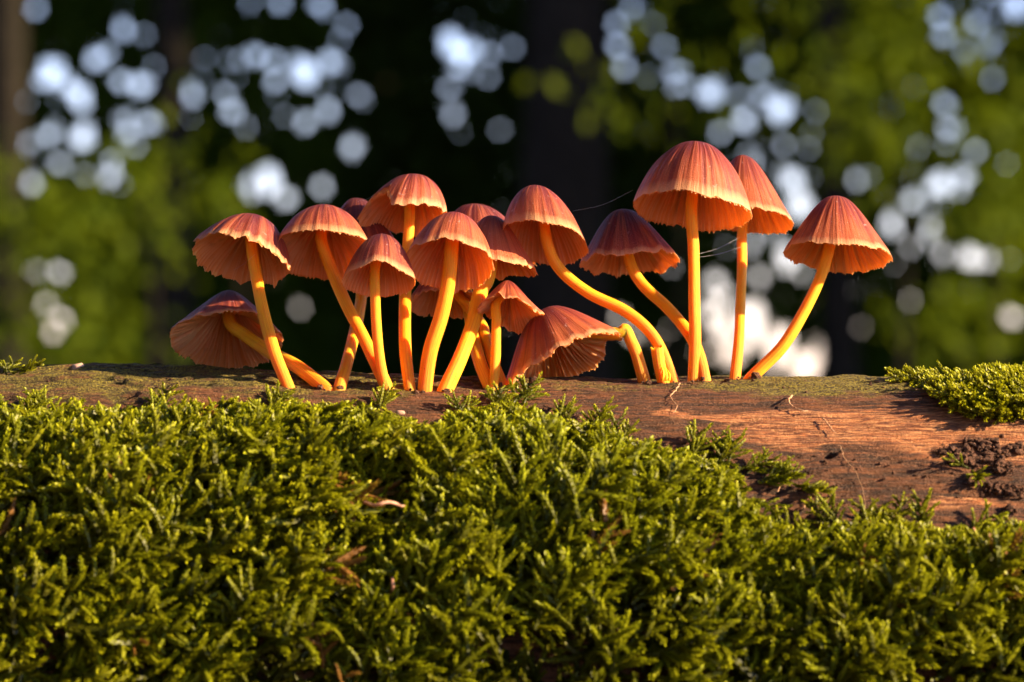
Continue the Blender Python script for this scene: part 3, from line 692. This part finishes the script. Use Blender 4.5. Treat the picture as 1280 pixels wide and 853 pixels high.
# the separate patch at the top right end
rs = np.random.default_rng(15)
poly = np.array([(1140, 473), (1180, 464), (1210, 460), (1290, 455), (1500, 458), (1500, 520), (1300, 515), (1262, 520), (1235, 515), (1205, 500), (1180, 484)])
def inpoly(px, py):
    c = np.zeros(px.shape, bool); j = len(poly) - 1
    for i in range(len(poly)):
        xi, yi = poly[i]; xj, yj = poly[j]
        c ^= ((yi > py) != (yj > py)) & (px < (xj - xi) * (py - yi) / (yj - yi + 1e-9) + xi); j = i
    return c
x, ph = sample(4200, 0.088, 0.165, -0.20, 0.42, rs)
px, py = proj(log_point(x, ph)); lat = ph * R_LOG
edge0 = 0.093 + 0.010 * sstep(0.0, 0.035, lat) + 0.012 * sstep(0.02, 0.04, lat)
k = np.where(ph > 0.03, inpoly(px, py), (x > edge0 + 0.004 * noise(ph * 30, 0 * ph, 0 * ph, 3)))
x, ph, px = x[k], ph[k], px[k]
sel = rs.random(len(x)) < 0.42; x, ph, px = x[sel], ph[sel], px[sel]
ang = math.pi + rs.normal(0.25, 0.6, len(x))
TOP = lambda a: np.interp(a, [1000, 1134, 1180, 1208, 1225, 1290, 1500], [474, 470, 463, 458, 455, 455, 455])
fr = sstep(0.098, 0.118, x)
A_ = place(T_FROND, x, ph, (0.0005 + 0.0022 * fr) * rs.random(len(x)), ang, rs.uniform(0.0, 0.3, len(x)), rs.uniform(0.6, 0.95, len(x)), rs, 6)
hx, hp, ha = [], [], []
for (a, b, c) in [(1158, 475, 180), (1172, 474, 172), (1190, 472, 178), (1186, 479, 188), (1200, 488, 195), (1210, 497, 188), (1218, 505, 214), (1226, 509, 200), (1240, 514, 232), (1262, 518, 202), (1285, 522, 192), (1245, 505, 215), (1225, 494, 190), (1205, 480, 184)]:
    for q in range(2):
        h_, phh = log_hit(a + random.uniform(-5, 5), b + random.uniform(-1, 4)); hx.append(h_[0]); hp.append(phh); ha.append(math.radians(c + random.uniform(-14, 14)))
hx, hp, ha = map(np.array, (hx, hp, ha))
B_ = place(T_FROND, hx, hp, np.full(len(hx), 0.001), ha, rs.uniform(-0.02, 0.1, len(hx)), rs.uniform(0.5, 0.7, len(hx)), rs)
V, Fc, T, I = join([A_, B_])
MOSS2 = mesh('moss', V, Fc, M_MOSS, attrs={'tip': T, 'tint': np.clip(0.6 + 0.37 * I, 0, 0.97)}, smooth=False)  # raised tint puts the sunlight on this patch into its colour
tag(MOSS2, 'bright yellow-green moss patch on the crest at the right end of the log', 'moss', kind='stuff')
NTRI += len(Fc)

# lone sprigs
def sprig(label, spots, sc=0.5):
    X, Q, Aa = [], [], []
    for (a, b, c) in spots:
        h_, phh = log_hit(a, b); X.append(h_[0]); Q.append(phh); Aa.append(math.radians(c))
    X, Q, Aa = map(np.array, (X, Q, Aa))
    V, Fc, T, I = join([place(T_SINGLE, X, Q, np.full(len(X), 0.001), Aa, np.full(len(X), 0.3), np.full(len(X), sc), np.random.default_rng(len(spots) + 3))])
    o = mesh('moss_sprig', V, Fc, M_MOSS, attrs={'tip': T, 'tint': I * 0.6 + 0.2}, smooth=False)
    tag(o, label, 'moss sprig', 'lone moss sprigs')
sprig('tiny lone moss sprig sprouting from the dark soil crumbs', [(1211, 590, 160), (1214, 592, -70), (1219, 594, -90)], 0.42)
sprig('small moss sprig at the left end of the log crest', [(2, 472, 60), (8, 473, 100), (16, 472, 40), (24, 472, 20)], 0.42)

# ------------------------------------------------------------------ soil crumbs, chips, rootlets, dry wisp
import bmesh
bm = bmesh.new(); bmesh.ops.create_icosphere(bm, subdivisions=2, radius=1.0)
ICO_V = np.array([v.co[:] for v in bm.verts]); ICO_F = np.array([[v.index for v in f.verts] for f in bm.faces]); bm.free()
def lump_at(c, r, seed, sq=(1, 1, 1)):
    v = ICO_V * (1 + 0.75 * fbm(ICO_V[:, 0] * 1.8 + seed, ICO_V[:, 1] * 1.8, ICO_V[:, 2] * 1.8, seed, 3))[:, None]
    return v * r * np.array(sq) + c
rs = np.random.default_rng(31); V, Fc = [], []; nv = 0
FEET = [(408, 488), (362, 487), (487, 491), (424, 489), (485, 492), (513, 489), (531, 490), (556, 490), (613, 485), (629, 485), (617, 487), (842, 477), (806, 478), (881, 477), (867, 477), (919, 475), (938, 474)]
clus = [(a_, b_ + 2, 9, 2.0, 3) for a_, b_ in FEET] + [(1182, 566, 12, 4, 22), (1205, 572, 14, 7, 42), (1228, 558, 14, 6, 46), (1240, 570, 16, 7, 50), (1215, 580, 14, 5, 24), (1272, 562, 10, 6, 30), (1252, 588, 14, 8, 24), (1245, 612, 14, 5, 40), (1268, 616, 12, 5, 30),
        (1212, 606, 5, 4, 8), (1262, 640, 6, 4, 10), (1190, 600, 40, 20, 26), (1100, 600, 120, 40, 50), (1050, 485, 120, 8, 26), (700, 482, 120, 6, 26), (250, 474, 240, 8, 60)]
for (cx, cy, sx, sy, n) in clus:
    for q in range(int(n * 1.4) if sx < 30 else n):
        a, b = cx + rs.normal(0, sx * 0.6), cy + rs.normal(0, sy * 0.6)
        if b < 473: b = 473 + abs(rs.normal(0, 3))
        h_, phh = log_hit(a, b)
        small = n in (50, 26, 60) and sx > 30
        r = (rs.uniform(0.00018, 0.00042) if small else 0.00022 + 0.00085 * rs.random() ** 3)
        nn = np.array([0, -math.sin(phh), math.cos(phh)])
        v = lump_at(h_ + nn * (r * 0.3 + (0 if small else rs.uniform(0, 0.0008))), r, int(rs.integers(0, 999)), rs.uniform(0.6, 1.4, 3) * [1, 1, 0.75])
        V.append(v); Fc.append(ICO_F + nv); nv += len(v)
so = mesh('soil_crumbs', np.vstack(V), np.vstack(Fc), M_SOIL, smooth=False)
tag(so, 'dark brown soil crumbs clinging to the bare wood', 'soil', kind='stuff')

def chip(name, label, px, py, r, sq, mat, cat, up=0.3):
    h_, phh = log_hit(px, py)
    v = lump_at(h_ + np.array([0, 0, r * up]), r, int(px), sq)
    tag(mesh(name, v, ICO_F, mat), label, cat)
chip('bark_chip', 'tiny pale pinkish chip on the crest near the left edge', 96, 463, 0.0011, (1.5, 0.8, 0.8), M_CHIP, 'bark chip', 0.7)
chip('bark_chip', 'tiny reddish crumb at the tip of the right moss patch', 1131, 471, 0.0009, (1.4, 0.8, 0.9), M_CHIP, 'bark chip', 0.6)
chip('bark_chip', 'small pinkish flake on the wood beside the leftmost stem feet', 316, 480, 0.0012, (1.5, 0.8, 0.5), M_CHIP, 'bark chip')
chip('bark_chip', 'rough dark crumb propped against the collapsed cap', 668, 481, 0.0010, (1.3, 0.7, 1.2), M_SOIL, 'bark chip', 0.8)
chip('bark_chip', 'pale flake caught in the moss top left of center', 500, 524, 0.0009, (1.2, 0.8, 0.7), M_CHIP, 'bark chip', 1.6)

def strand(name, label, pts, r, mat, cat, lift=0.0004, group=None, n=40):
    q = []
    for (a, b) in pts:
        h_, phh = log_hit(a, b); q.append(h_ + np.array([0, -math.sin(phh), math.cos(phh)]) * (lift + random.uniform(0, 0.0004)))
    c = catmull(q, n); c += 0.00012 * np.stack([noise(np.arange(n) * .7, 0, k_, 8) for k_ in (1, 2, 3)], -1)
    v, f, cf = tube_mesh(c, r * (1 - 0.5 * np.linspace(0, 1, n)), 7)
    o = mesh(name, v, [f, cf], mat)
    if label: tag(o, label, cat, group)
    return o
G_ = 'thin rootlets on the bare wood'
strand('rootlet', 'pale bent rootlet below the rightmost stem foot', [(990, 499), (986, 506), (991, 513), (1003, 520), (1010, 519)], 0.00022, M_ROOT, 'rootlet', 0.0009, G_)
strand('rootlet', 'short rootlet crossing the edge of the orange wood', [(1028, 527), (1034, 533), (1040, 542), (1045, 546)], 0.00018, M_ROOT, 'rootlet', 0.0007, G_)
strand('rootlet', 'fine pale rootlet below the moss fronds, left on the wood', [(985, 585), (981, 596), (975, 610), (972, 618)], 0.00018, M_ROOT, 'rootlet', 0.0005, G_)
strand('rootlet', 'forked whitish rootlet low on the wood above the moss', [(1008, 630), (1004, 640), (998, 648), (994, 654)], 0.00018, M_ROOT, 'rootlet', 0.0006, G_)
strand('rootlet', 'hair-thin rootlet running down the middle of the wood', [(1050, 560), (1056, 575), (1068, 590), (1078, 615), (1082, 640)], 0.00007, M_ROOT, 'rootlet', 0.0004, G_)
strand('rootlet', 'fine whitish rootlet on the wood under the arched stems', [(850, 482), (845, 492), (838, 500), (846, 512), (842, 520)], 0.00013, M_ROOT, 'rootlet', 0.0006, G_)

wp, _ = log_hit(1250, 690)
wisp = tag(empty('dry_fibre_wisp', wp), 'frayed reddish dry fibre wisp hanging over the moss at right', 'dry wisp')
def wstrand(pts, r, nm):
    q = [P(a, b, y) for (a, b, y) in pts]; c = catmull(q, 24)
    v, f, cf = tube_mesh(c, r, 6); return mesh(nm, v, [f, cf], M_DRY, wisp)
YW = -0.086
wstrand([(1216, 660, YW), (1224, 673, YW), (1237, 684, YW - .001), (1246, 692, YW), (1252, 702, YW)], 0.0004, 'stalk')
wstrand([(1238, 671, YW), (1243, 683, YW), (1248, 693, YW - .001), (1253, 704, YW)], 0.00035, 'stalk')
rs = np.random.default_rng(4)
for q in range(9):
    dx = (q - 4) * 2.4
    wstrand([(1251 + dx * 0.25, 700, YW), (1256 + dx * 0.7, 708 + rs.uniform(-2, 2), YW - 0.0008), (1259 + dx, 717 + rs.uniform(-2, 2), YW - 0.001), (1259 + dx * 0.9, 725 + rs.uniform(-5, 3), YW)], 0.00028, 'fibre')
for q in range(3):
    wstrand([(1252 - q * 2, 702, YW), (1250 + q * 9, 700 - q * 1.5, YW - 0.001), (1262 + q * 3, 698 + q * 3, YW - 0.001)], 0.0003, 'fibre')
# dead stalks lying in the moss
def dead(label, pts):
    q = [P(a, b, y) for (a, b, y) in pts]; c = catmull(q, 20); v, f, cf = tube_mesh(c, 0.0004, 6)
    tag(mesh('dead_stalk', v, [f, cf], M_DRY), label, 'dead stalk', 'dead stalks in the moss')
dead('curved orange dead stalk in the upper left moss', [(148, 548, -0.062), (160, 552, -0.064), (172, 562, -0.065), (176, 574, -0.064)])
dead('thin reddish dead stalk upright in the lower left moss', [(489, 748, -0.094), (491, 735, -0.096), (490, 722, -0.096)])
dead('pale dead stalk lying across the left moss', [(376, 604, -0.078), (390, 598, -0.080), (408, 597, -0.080), (418, 600, -0.078)])
dead('broken rust coloured stalk bits in the moss below the middle stems', [(455, 628, -0.082), (468, 632, -0.085), (486, 628, -0.085), (506, 634, -0.083)])

# spider silk between the caps
def silk(label, a, b, sag=0.0008):
    a, b = P(*a), P(*b); m_ = (a + b) / 2 - [0, 0, sag]; c = catmull([a, m_, b], 14)
    v, f, cf = tube_mesh(c, 0.000014, 4)
    tag(mesh('spider_thread', v, [f, cf], M_WEB), label, 'spider thread', 'spider threads')
silk('spider thread from the hidden dark cap to the torn cap', (446, 252, 0.006), (476, 236, 0.002))
silk('spider thread from the domed cap up to the tallest cap', (716, 264, -0.006), (791, 238, -0.006), 0.001)
silk('spider thread between the tallest straight stem and its right neighbour', (872, 318, -0.006), (926, 296, 0.012), 0.0006)
silk('lower spider thread between the two tall straight stems', (872, 322, -0.006), (926, 309, 0.012), 0.0004)
silk('spider thread inside the low left cap to its neighbour stem', (292, 338, -0.018), (319, 318, -0.020), 0.0003)

# ------------------------------------------------------------------ the wood behind
def tree_trunk(path, r0, r1, parent, name='trunk', ns=18, seed=0):
    c = catmull(path, 40); u = np.linspace(0, 1, 40); rad = r0 + (r1 - r0) * u + r0 * 0.5 * np.exp(-u * 14)
    V, th = tube(c, rad, ns)
    w = 1 + 0.10 * fbm(np.cos(th)[None] * 2, np.sin(th)[None] * 2, u[:, None] * 5, seed, 3)
    V = c[:, None] + (V - c[:, None]) * w[..., None]
    return mesh(name, V.reshape(-1, 3), grid_faces(40, ns, True), M_BARK, parent)
def leaves(Cn, size, rs, flat=0.5):
    """Cn: (n,3) centres -> folded leaf blades"""
    n = len(Cn); d = rs.normal(0, 1, (n, 3)); d[:, 2] -= 0.4; d /= np.linalg.norm(d, axis=1)[:, None]
    up = rs.normal(0, 1, (n, 3)) + [0.1, -0.6, 0.8]; up -= d * np.sum(up * d, 1)[:, None]; up /= np.linalg.norm(up, axis=1)[:, None]
    sd = np.cross(d, up); L = size * rs.uniform(0.7, 1.25, n)[:, None]
    a = Cn - d * L * 0.5; b = Cn + d * L * 0.5
    m1 = Cn - d * L * 0.05 + sd * L * 0.32 + up * L * 0.06; m2 = Cn - d * L * 0.05 - sd * L * 0.32 + up * L * 0.06
    V = np.stack([a, m1, b, m2], 1).reshape(-1, 3)
    i = (np.arange(n) * 4)[:, None]
    Fc = np.concatenate([i + [0, 1, 2], i + [0, 2, 3]])
    return V, Fc, (a, b, L[:, 0] * 0.3)
def crown_cloud(c, rad, n, rs, lumps=18):
    """centres spread in clumps through an ellipsoid"""
    cl = rs.normal(0, 1, (lumps, 3)); cl /= np.linalg.norm(cl, axis=1)[:, None]; cl *= rs.uniform(0.25, 0.85, lumps)[:, None] ** 0.6
    k = rs.integers(0, lumps, n); p = cl[k] + rs.normal(0, 0.24, (n, 3))
    return np.array(c) + p * np.array(rad)

ZB = 12.7                       # depth of the understorey behind the log
def W_(px, py, dep): return np.array([(px - 640) / F * dep, dep - D, ZC - (py - HOR) / F * dep])
# big trunks: (photo x, width px, depth, lean px at top)
trunk_spec = [(8, 60, 11.6, -6, 'dark trunk out of focus at the far left edge'),
              (222, 46, 12.1, -14, 'slender dark trunk out of focus above the leftmost mushrooms'),
              (697, 120, 11.9, 20, 'broadest dark trunk out of focus behind the middle mushrooms'),
              (1052, 44, 12.0, -22, 'slender dark trunk out of focus behind the rightmost cap'),
              (470, 34, 15, 10, 'thin distant trunk out of focus behind the torn cap')]
for i, (tx_, w_, dep, lean, lab) in enumerate(trunk_spec):
    rs = np.random.default_rng(200 + i)
    b = W_(tx_, HOR, dep); b[2] = -0.05; wd = w_ / F * dep
    t_ = tag(empty('tree', b), lab, 'tree', 'trees standing behind the log')
    lx = lean / F * dep
    tree_trunk([b, b + [lx * 0.4, 0, 1.0], b + [lx, 0.05, 2.2], b + [lx * 1.5, 0.1, 3.6], b + [lx * 2, 0.1, 5.5]], wd / 2, wd * 0.28, t_, seed=i)
    for q in range(4):
        z0 = 2.9 + 0.5 * q; a = rs.uniform(0, 6.28); L_ = rs.uniform(1.0, 1.7)
        st_ = b + [lx * 1.2, 0.07, z0]
        tree_trunk([st_, st_ + [math.cos(a) * L_ * .5, math.sin(a) * L_ * .5, 0.35], st_ + [math.cos(a) * L_, math.sin(a) * L_, 0.9]], wd * 0.2, wd * 0.05, t_, 'limb', 8, i + q)
    cc = crown_cloud(b + [lx * 1.5, 0.1, 4.6], (1.9, 1.9, 1.3), 3600, rs)
    cc = cc[cc[:, 2] > 2.35]
    V, Fc, _ = leaves(cc, 0.16, rs)
    mesh('crown', V, Fc, M_LEAF_M, t_, smooth=False, attrs={'tint': np.repeat(rs.random(len(cc)), 4)})

# understorey saplings: a ragged screen of small leaves with openings to the sky
gaps = [(65,90,.8),(103,122,.9),(150,100,.4),(120,75,.4),(180,105,.5),(185,155,.5),(160,165,.35),(138,220,.55),(103,172,.6),(60,170,.45),(30,180,.55),(20,115,.35),(75,205,.4),(155,40,.45),(135,65,.3),(45,10,.3),
 (75,340,.35),(45,340,.25),(80,400,.25),(65,415,.35),(5,345,.35),(5,430,.35),(40,230,.35),(230,78,.3),(238,120,.45),(232,148,.3),
 (320,70,.45),(345,75,.35),(345,102,.3),(381,91,1.0),(413,78,.55),(290,138,.3),(311,160,.5),(410,135,.4),(385,152,.25),(440,185,.3),(330,228,1.6),(322,232,1.0),(355,248,.4),(403,235,.3),(375,385,.25),(310,5,.45),(350,2,.3),(400,5,.5),
 (565,55,.85),(590,60,.5),(575,85,.45),(612,68,.25),(562,110,.2),(566,145,.25),
 (770,30,.4),(772,60,.4),(780,85,.3),(830,60,.2),(790,10,.2),(888,116,.65),(947,82,.22),(975,138,.95),(935,150,.6),(900,165,.3),(955,122,.4),(980,180,.3),(945,190,.25),(990,225,.6),(1000,258,.9),(965,290,.5),(1038,238,.25),(1070,225,.3),(985,320,.7),(950,345,.3),(905,370,.25),
 (938,395,1.2),(950,418,1.6),(975,432,1.5),(905,412,.8),(888,395,.55),(915,440,.6),(1005,460,1.4),(960,452,.8),(750,350,.35),(775,395,.25),(790,420,.25),(735,462,.9),(712,466,.5),(895,350,.25),
 (1175,20,.4),(1180,45,.3),(1220,30,.4),(1270,5,.7),(1110,135,.35),(1180,130,.35),(1185,160,.3),(1240,100,.25),(1140,250,.45),(1120,282,.75),(1175,230,.65),(1205,220,.5),(1220,190,.3),(1160,300,.2),(1178,318,.3),(1212,322,.6),(1235,325,.3),(1133,373,.4),(1265,397,.5),(1065,370,.2)]
gaps = np.array(gaps, float); LSKY = 7.0
_r = np.random.default_rng(77)
for (cx, cy, rx, ry, n) in [(110, 130, 110, 120, 40), (60, 380, 80, 60, 14), (350, 110, 110, 80, 26), (590, 90, 50, 60, 10), (960, 190, 80, 110, 30), (930, 380, 90, 80, 26), (1180, 230, 90, 130, 34), (1220, 40, 70, 50, 12), (800, 60, 60, 50, 12)]:
    gaps = np.vstack([gaps, np.stack([_r.normal(cx, rx * 0.6, n), _r.normal(cy, ry * 0.6, n), _r.uniform(0.01, 0.16, n)], -1)])
gr_ = 19.0 * np.sqrt(gaps[:, 2] / LSKY) * np.where(gaps[:, 2] > 1.1, 1.6, np.where(gaps[:, 2] > 0.55, 1.55, 1.0))
rs = np.random.default_rng(300)
NL = 190000
gpx = rs.uniform(-420, 1700, NL); gpy = rs.uniform(-260, 500, NL); gdz = rs.uniform(-0.16, 0.16, NL)
dep = ZB + gdz
# clumpy density
den = 0.55 + 0.55 * fbm(gpx / 70, gpy / 60, gdz * 2, 91, 3)
thin = np.zeros(NL)
for (cx, cy, rx, ry, a) in [(110, 130, 120, 120, .45), (60, 390, 80, 70, .25), (350, 110, 120, 80, .35), (590, 90, 60, 70, .2), (960, 180, 90, 110, .35), (930, 380, 90, 90, .45), (1180, 250, 100, 120, .3), (1220, 40, 80, 60, .3), (800, 60, 60, 60, .2)]:
    thin += a * np.exp(-(((gpx - cx) / rx) ** 2 + ((gpy - cy) / ry) ** 2))
keep = rs.random(NL) < np.clip(den + 0.5 - 0.3 * thin, 0.3, 1)
Cn = np.stack([(gpx - 640) / F * dep, dep - D, ZC - (gpy - HOR) / F * dep], -1)
V, Fc, (la, lb, lw) = leaves(Cn, 0.062, rs)
for frac in (0.0, 0.5, 1.0):
    qx, qy = proj(la + (lb - la) * frac)
    hw = lw / dep * F * (0.75 if frac == 0.5 else 0.15)
    for (cx, cy, _), r in zip(gaps, gr_):
        keep &= (qx - cx) ** 2 + (qy - cy) ** 2 > (r + hw) ** 2
cells = [(-420, 20), (20, 215), (215, 420), (420, 640), (640, 850), (850, 1050), (1050, 1190), (1190, 1700)]
slab = ['yellow-green sapling out of focus at the left edge behind the log', 'leafy sapling with many bright sky gaps, upper left and out of focus', 'dark green sapling out of focus above the two leftmost caps',
        'very dark sapling out of focus above the middle mushrooms', 'dark leafy sapling out of focus left of the tallest mushroom', 'sapling with the brightest low sky gap between the right stems',
        'green sapling out of focus just right of the rightmost cap', 'sunlit yellowish sapling out of focus at the right edge']
smat = [M_LEAF_SUN, M_LEAF_M, M_LEAF_M, M_LEAF_SHADE, M_LEAF_SHADE, M_LEAF_M, M_LEAF_M, M_LEAF_SUN]
jx = gpx + 40 * fbm(gpy / 80, gpx * 0, gdz * 3, 17, 2)
for (a, b), lab, mt in zip(cells, slab, smat):
    k = keep & (jx >= a) & (jx < b); idx = np.where(k)[0]
    cx = min(max((a + b) / 2, -100), 1400); bb = W_(cx, HOR, ZB); bb[2] = -0.03
    t_ = tag(empty('sapling', bb), lab, 'sapling', 'saplings behind the log')
    vv = V.reshape(-1, 4, 3)[idx].reshape(-1, 3); n = len(idx); i4 = (np.arange(n) * 4)[:, None]
    mesh('crown', vv, np.concatenate([i4 + [0, 1, 2], i4 + [0, 2, 3]]), mt, t_, smooth=False, attrs={'tint': np.repeat(rs.random(n), 4)})
    tree_trunk([bb, bb + [0.03, 0.05, 0.7], bb + [-0.04, 0.1, 1.5], bb + [0.02, 0.1, 2.4]], 0.022, 0.008, t_, 'trunk', 8, int(a + 500))

# sunlit leafy branches of young trees standing a little nearer
lit = [(40, 300, 95, 80, 1500, 'sunlit yellow-green young tree out of focus low at the left edge'), (70, 430, 90, 40, 600, 'sunlit low bush out of focus just above the left end of the log'),
       (180, 235, 45, 50, 360, 'small sunlit yellow-green spray out of focus left of the slender trunk'), (290, 245, 30, 30, 260, 'small bright yellow spray out of focus above the leftmost cap'),
       (1120, 100, 110, 75, 1500, 'sunlit yellow-green young tree out of focus at the upper right'), (1235, 250, 60, 110, 1200, 'sunlit yellow-green young tree out of focus at the right edge'),
       (1200, 420, 90, 40, 420, 'dim green bush out of focus above the right moss patch'), (840, 110, 90, 80, 420, 'dim green spray out of focus above the dark purplish cap')]
for i, (cx, cy, rx, ry, n, lab) in enumerate(lit):
    n = int(n * (0.34 if n > 500 or cx < 320 else 0.24)); rs = np.random.default_rng(700 + i); dz = ZB - 2.0 - 0.25 * (i % 3)
    lum_ = rs.normal(0, 0.6, (7, 2)); kq = rs.integers(0, 7, n); off_ = lum_[kq] + rs.normal(0, 0.55, (n, 2))
    ax_, ay_ = cx + off_[:, 0] * rx, cy + off_[:, 1] * ry; dd = dz + rs.normal(0, 0.12, n)
    Cq = np.stack([(ax_ - 640) / F * dd, dd - D, ZC - (ay_ - HOR) / F * dd], -1)
    vv, _, (la, lb, lw) = leaves(Cq, 0.060, rs); ok_ = Cq[:, 2] > 0.12
    for frac in (0.0, 0.5, 1.0):
        qx, qy = proj(la + (lb - la) * frac)
        for (gx_, gy_, b_), r in zip(gaps, gr_):
            if b_ > 0.2: ok_ &= (qx - gx_) ** 2 + (qy - gy_) ** 2 > (r + (12 if b_ > 0.5 else 6)) ** 2
    vv = vv.reshape(-1, 4, 3)[ok_].reshape(-1, 3); n = int(ok_.sum()); i4 = (np.arange(n) * 4)[:, None]
    bb = W_(cx, HOR, dz); bb[2] = -0.03
    t_ = tag(empty('young_tree', bb), lab, 'young tree', 'young trees behind the log')
    mesh('crown', vv, np.concatenate([i4 + [0, 1, 2], i4 + [0, 2, 3]]), M_LEAF_SUN, t_, smooth=False, attrs={'tint': np.repeat(rs.random(n), 4)})
    tc = W_(cx, cy, dz)
    tree_trunk([bb, bb * 0.5 + tc * 0.5 + [0.03, 0, 0], tc], 0.014, 0.005, t_, 'trunk', 8, 900 + i)

# unseen trees added on the sunny side to shade trunks and saplings
side = [(3.9, 10.8, 2.2, 1.6), (5.6, 10.6, 3.1, 1.7), (7.4, 10.4, 4.1, 1.8)]
for i, (x_, y_, z_, r_) in enumerate(side):
    rs = np.random.default_rng(400 + i); b = np.array([x_, y_, -0.05])
    t_ = tag(empty('tree', b), ['lowest', 'middle', 'outermost'][i] + ' unseen leafy tree added beyond the right edge to shade the saplings', 'tree', 'added shade trees beyond the right edge')
    tree_trunk([b, b + [0.05, 0, z_ * 0.6], b + [0.0, 0.1, z_ + r_ * 0.5]], 0.13, 0.05, t_, seed=40 + i)
    cc = crown_cloud([x_, y_, z_], (r_, r_ * 0.6, r_), 6500, rs, 30); cc = cc[cc[:, 2] > 0.15]
    vv, Fc_, _ = leaves(cc, 0.17, rs)
    mesh('crown', vv, Fc_, M_LEAF_M, t_, smooth=False, attrs={'tint': np.repeat(rs.random(len(cc)), 4)})
# unseen crowns added over the clearing to dim the sky, clear of the sun
over = [(-3.2, 1.2, 4.3, 2.4, 'unseen tall tree added beyond the left edge, arching over the clearing'), (-1.2, 4.6, 4.6, 2.4, 'unseen tall tree added far behind the log, arching over the clearing'), (-2.6, -3.4, 4.0, 2.4, 'unseen tree added behind the viewer to the left of the clearing'),
        (0.6, -1.2, 5.2, 2.4, 'unseen highest crown added straight above the clearing'), (2.6, 3.4, 4.8, 2.2, 'unseen tree added behind the right end of the log'), (1.0, -5.8, 4.2, 2.3, 'unseen tree added behind the viewer across the clearing'), (-5.2, -0.6, 2.6, 2.4, 'unseen low spreading tree added far to the left'),
        (-2.2, -5.6, 1.9, 2.0, 'unseen low bushy tree added behind the viewer at the left'), (-5.0, -3.2, 1.9, 1.9, 'unseen low bushy tree added at the left rear of the clearing'), (-4.4, 3.2, 2.0, 1.9, 'unseen low bushy tree added left of the saplings')]
for i, (x_, y_, z_, r_, lab) in enumerate(over):
    rs = np.random.default_rng(500 + i); b = np.array([x_ * 1.15 + (1.4 if i == 3 else 0), y_ * 1.15 - (1.6 if i == 3 else 0), -0.05])
    t_ = tag(empty('tree', b), lab, 'tree', 'added shade trees round the clearing')
    tree_trunk([b, b + [0.08, 0, z_ * 0.5], np.array([x_, y_, z_ + r_ * 0.4])], 0.15, 0.05, t_, seed=60 + i)
    cc = crown_cloud([x_, y_, z_], (r_, r_, r_ * (0.6 if i < 7 else 0.9)), 4200, rs, 26); cc = cc[cc[:, 2] > 0.2]
    vv, Fc_, _ = leaves(cc, 0.25, rs)
    mesh('crown', vv, Fc_, M_LEAF_M, t_, smooth=False, attrs={'tint': np.repeat(rs.random(len(cc)), 4)})
# the wood goes on to both sides of the view
flank = [(-4.2, 12.6, 'nearest of the flanking trees to the left of the view'), (-6.6, 13.4, 'second flanking tree to the left of the view'), (-9.2, 12.8, 'third flanking tree to the left of the view'), (-12.0, 14.0, 'outermost flanking tree to the left of the view'),
         (4.4, 13.6, 'nearest of the flanking trees to the right of the view'), (6.8, 14.2, 'second flanking tree to the right of the view'), (9.4, 13.8, 'third flanking tree to the right of the view'), (12.2, 14.6, 'outermost flanking tree to the right of the view')]
for i, (x_, y_, lab) in enumerate(flank):
    rs = np.random.default_rng(800 + i); b = np.array([x_, y_, -0.05])
    t_ = tag(empty('tree', b), lab, 'tree', 'flanking trees of the wood')
    tree_trunk([b, b + [0.06, 0, 1.4], b + [0.0, 0.1, 3.4]], 0.14, 0.05, t_, seed=90 + i)
    cc = crown_cloud([x_, y_, 1.9], (1.6, 1.0, 1.7), 5200, rs, 34); cc = cc[(cc[:, 2] > 0.02) & (np.abs(cc[:, 0]) > 2.75)]
    vv, Fc_, _ = leaves(cc, 0.17, rs)
    mesh('crown', vv, Fc_, M_LEAF_M, t_, smooth=False, attrs={'tint': np.repeat(rs.random(len(cc)), 4)})
print('moss triangles', NTRI)
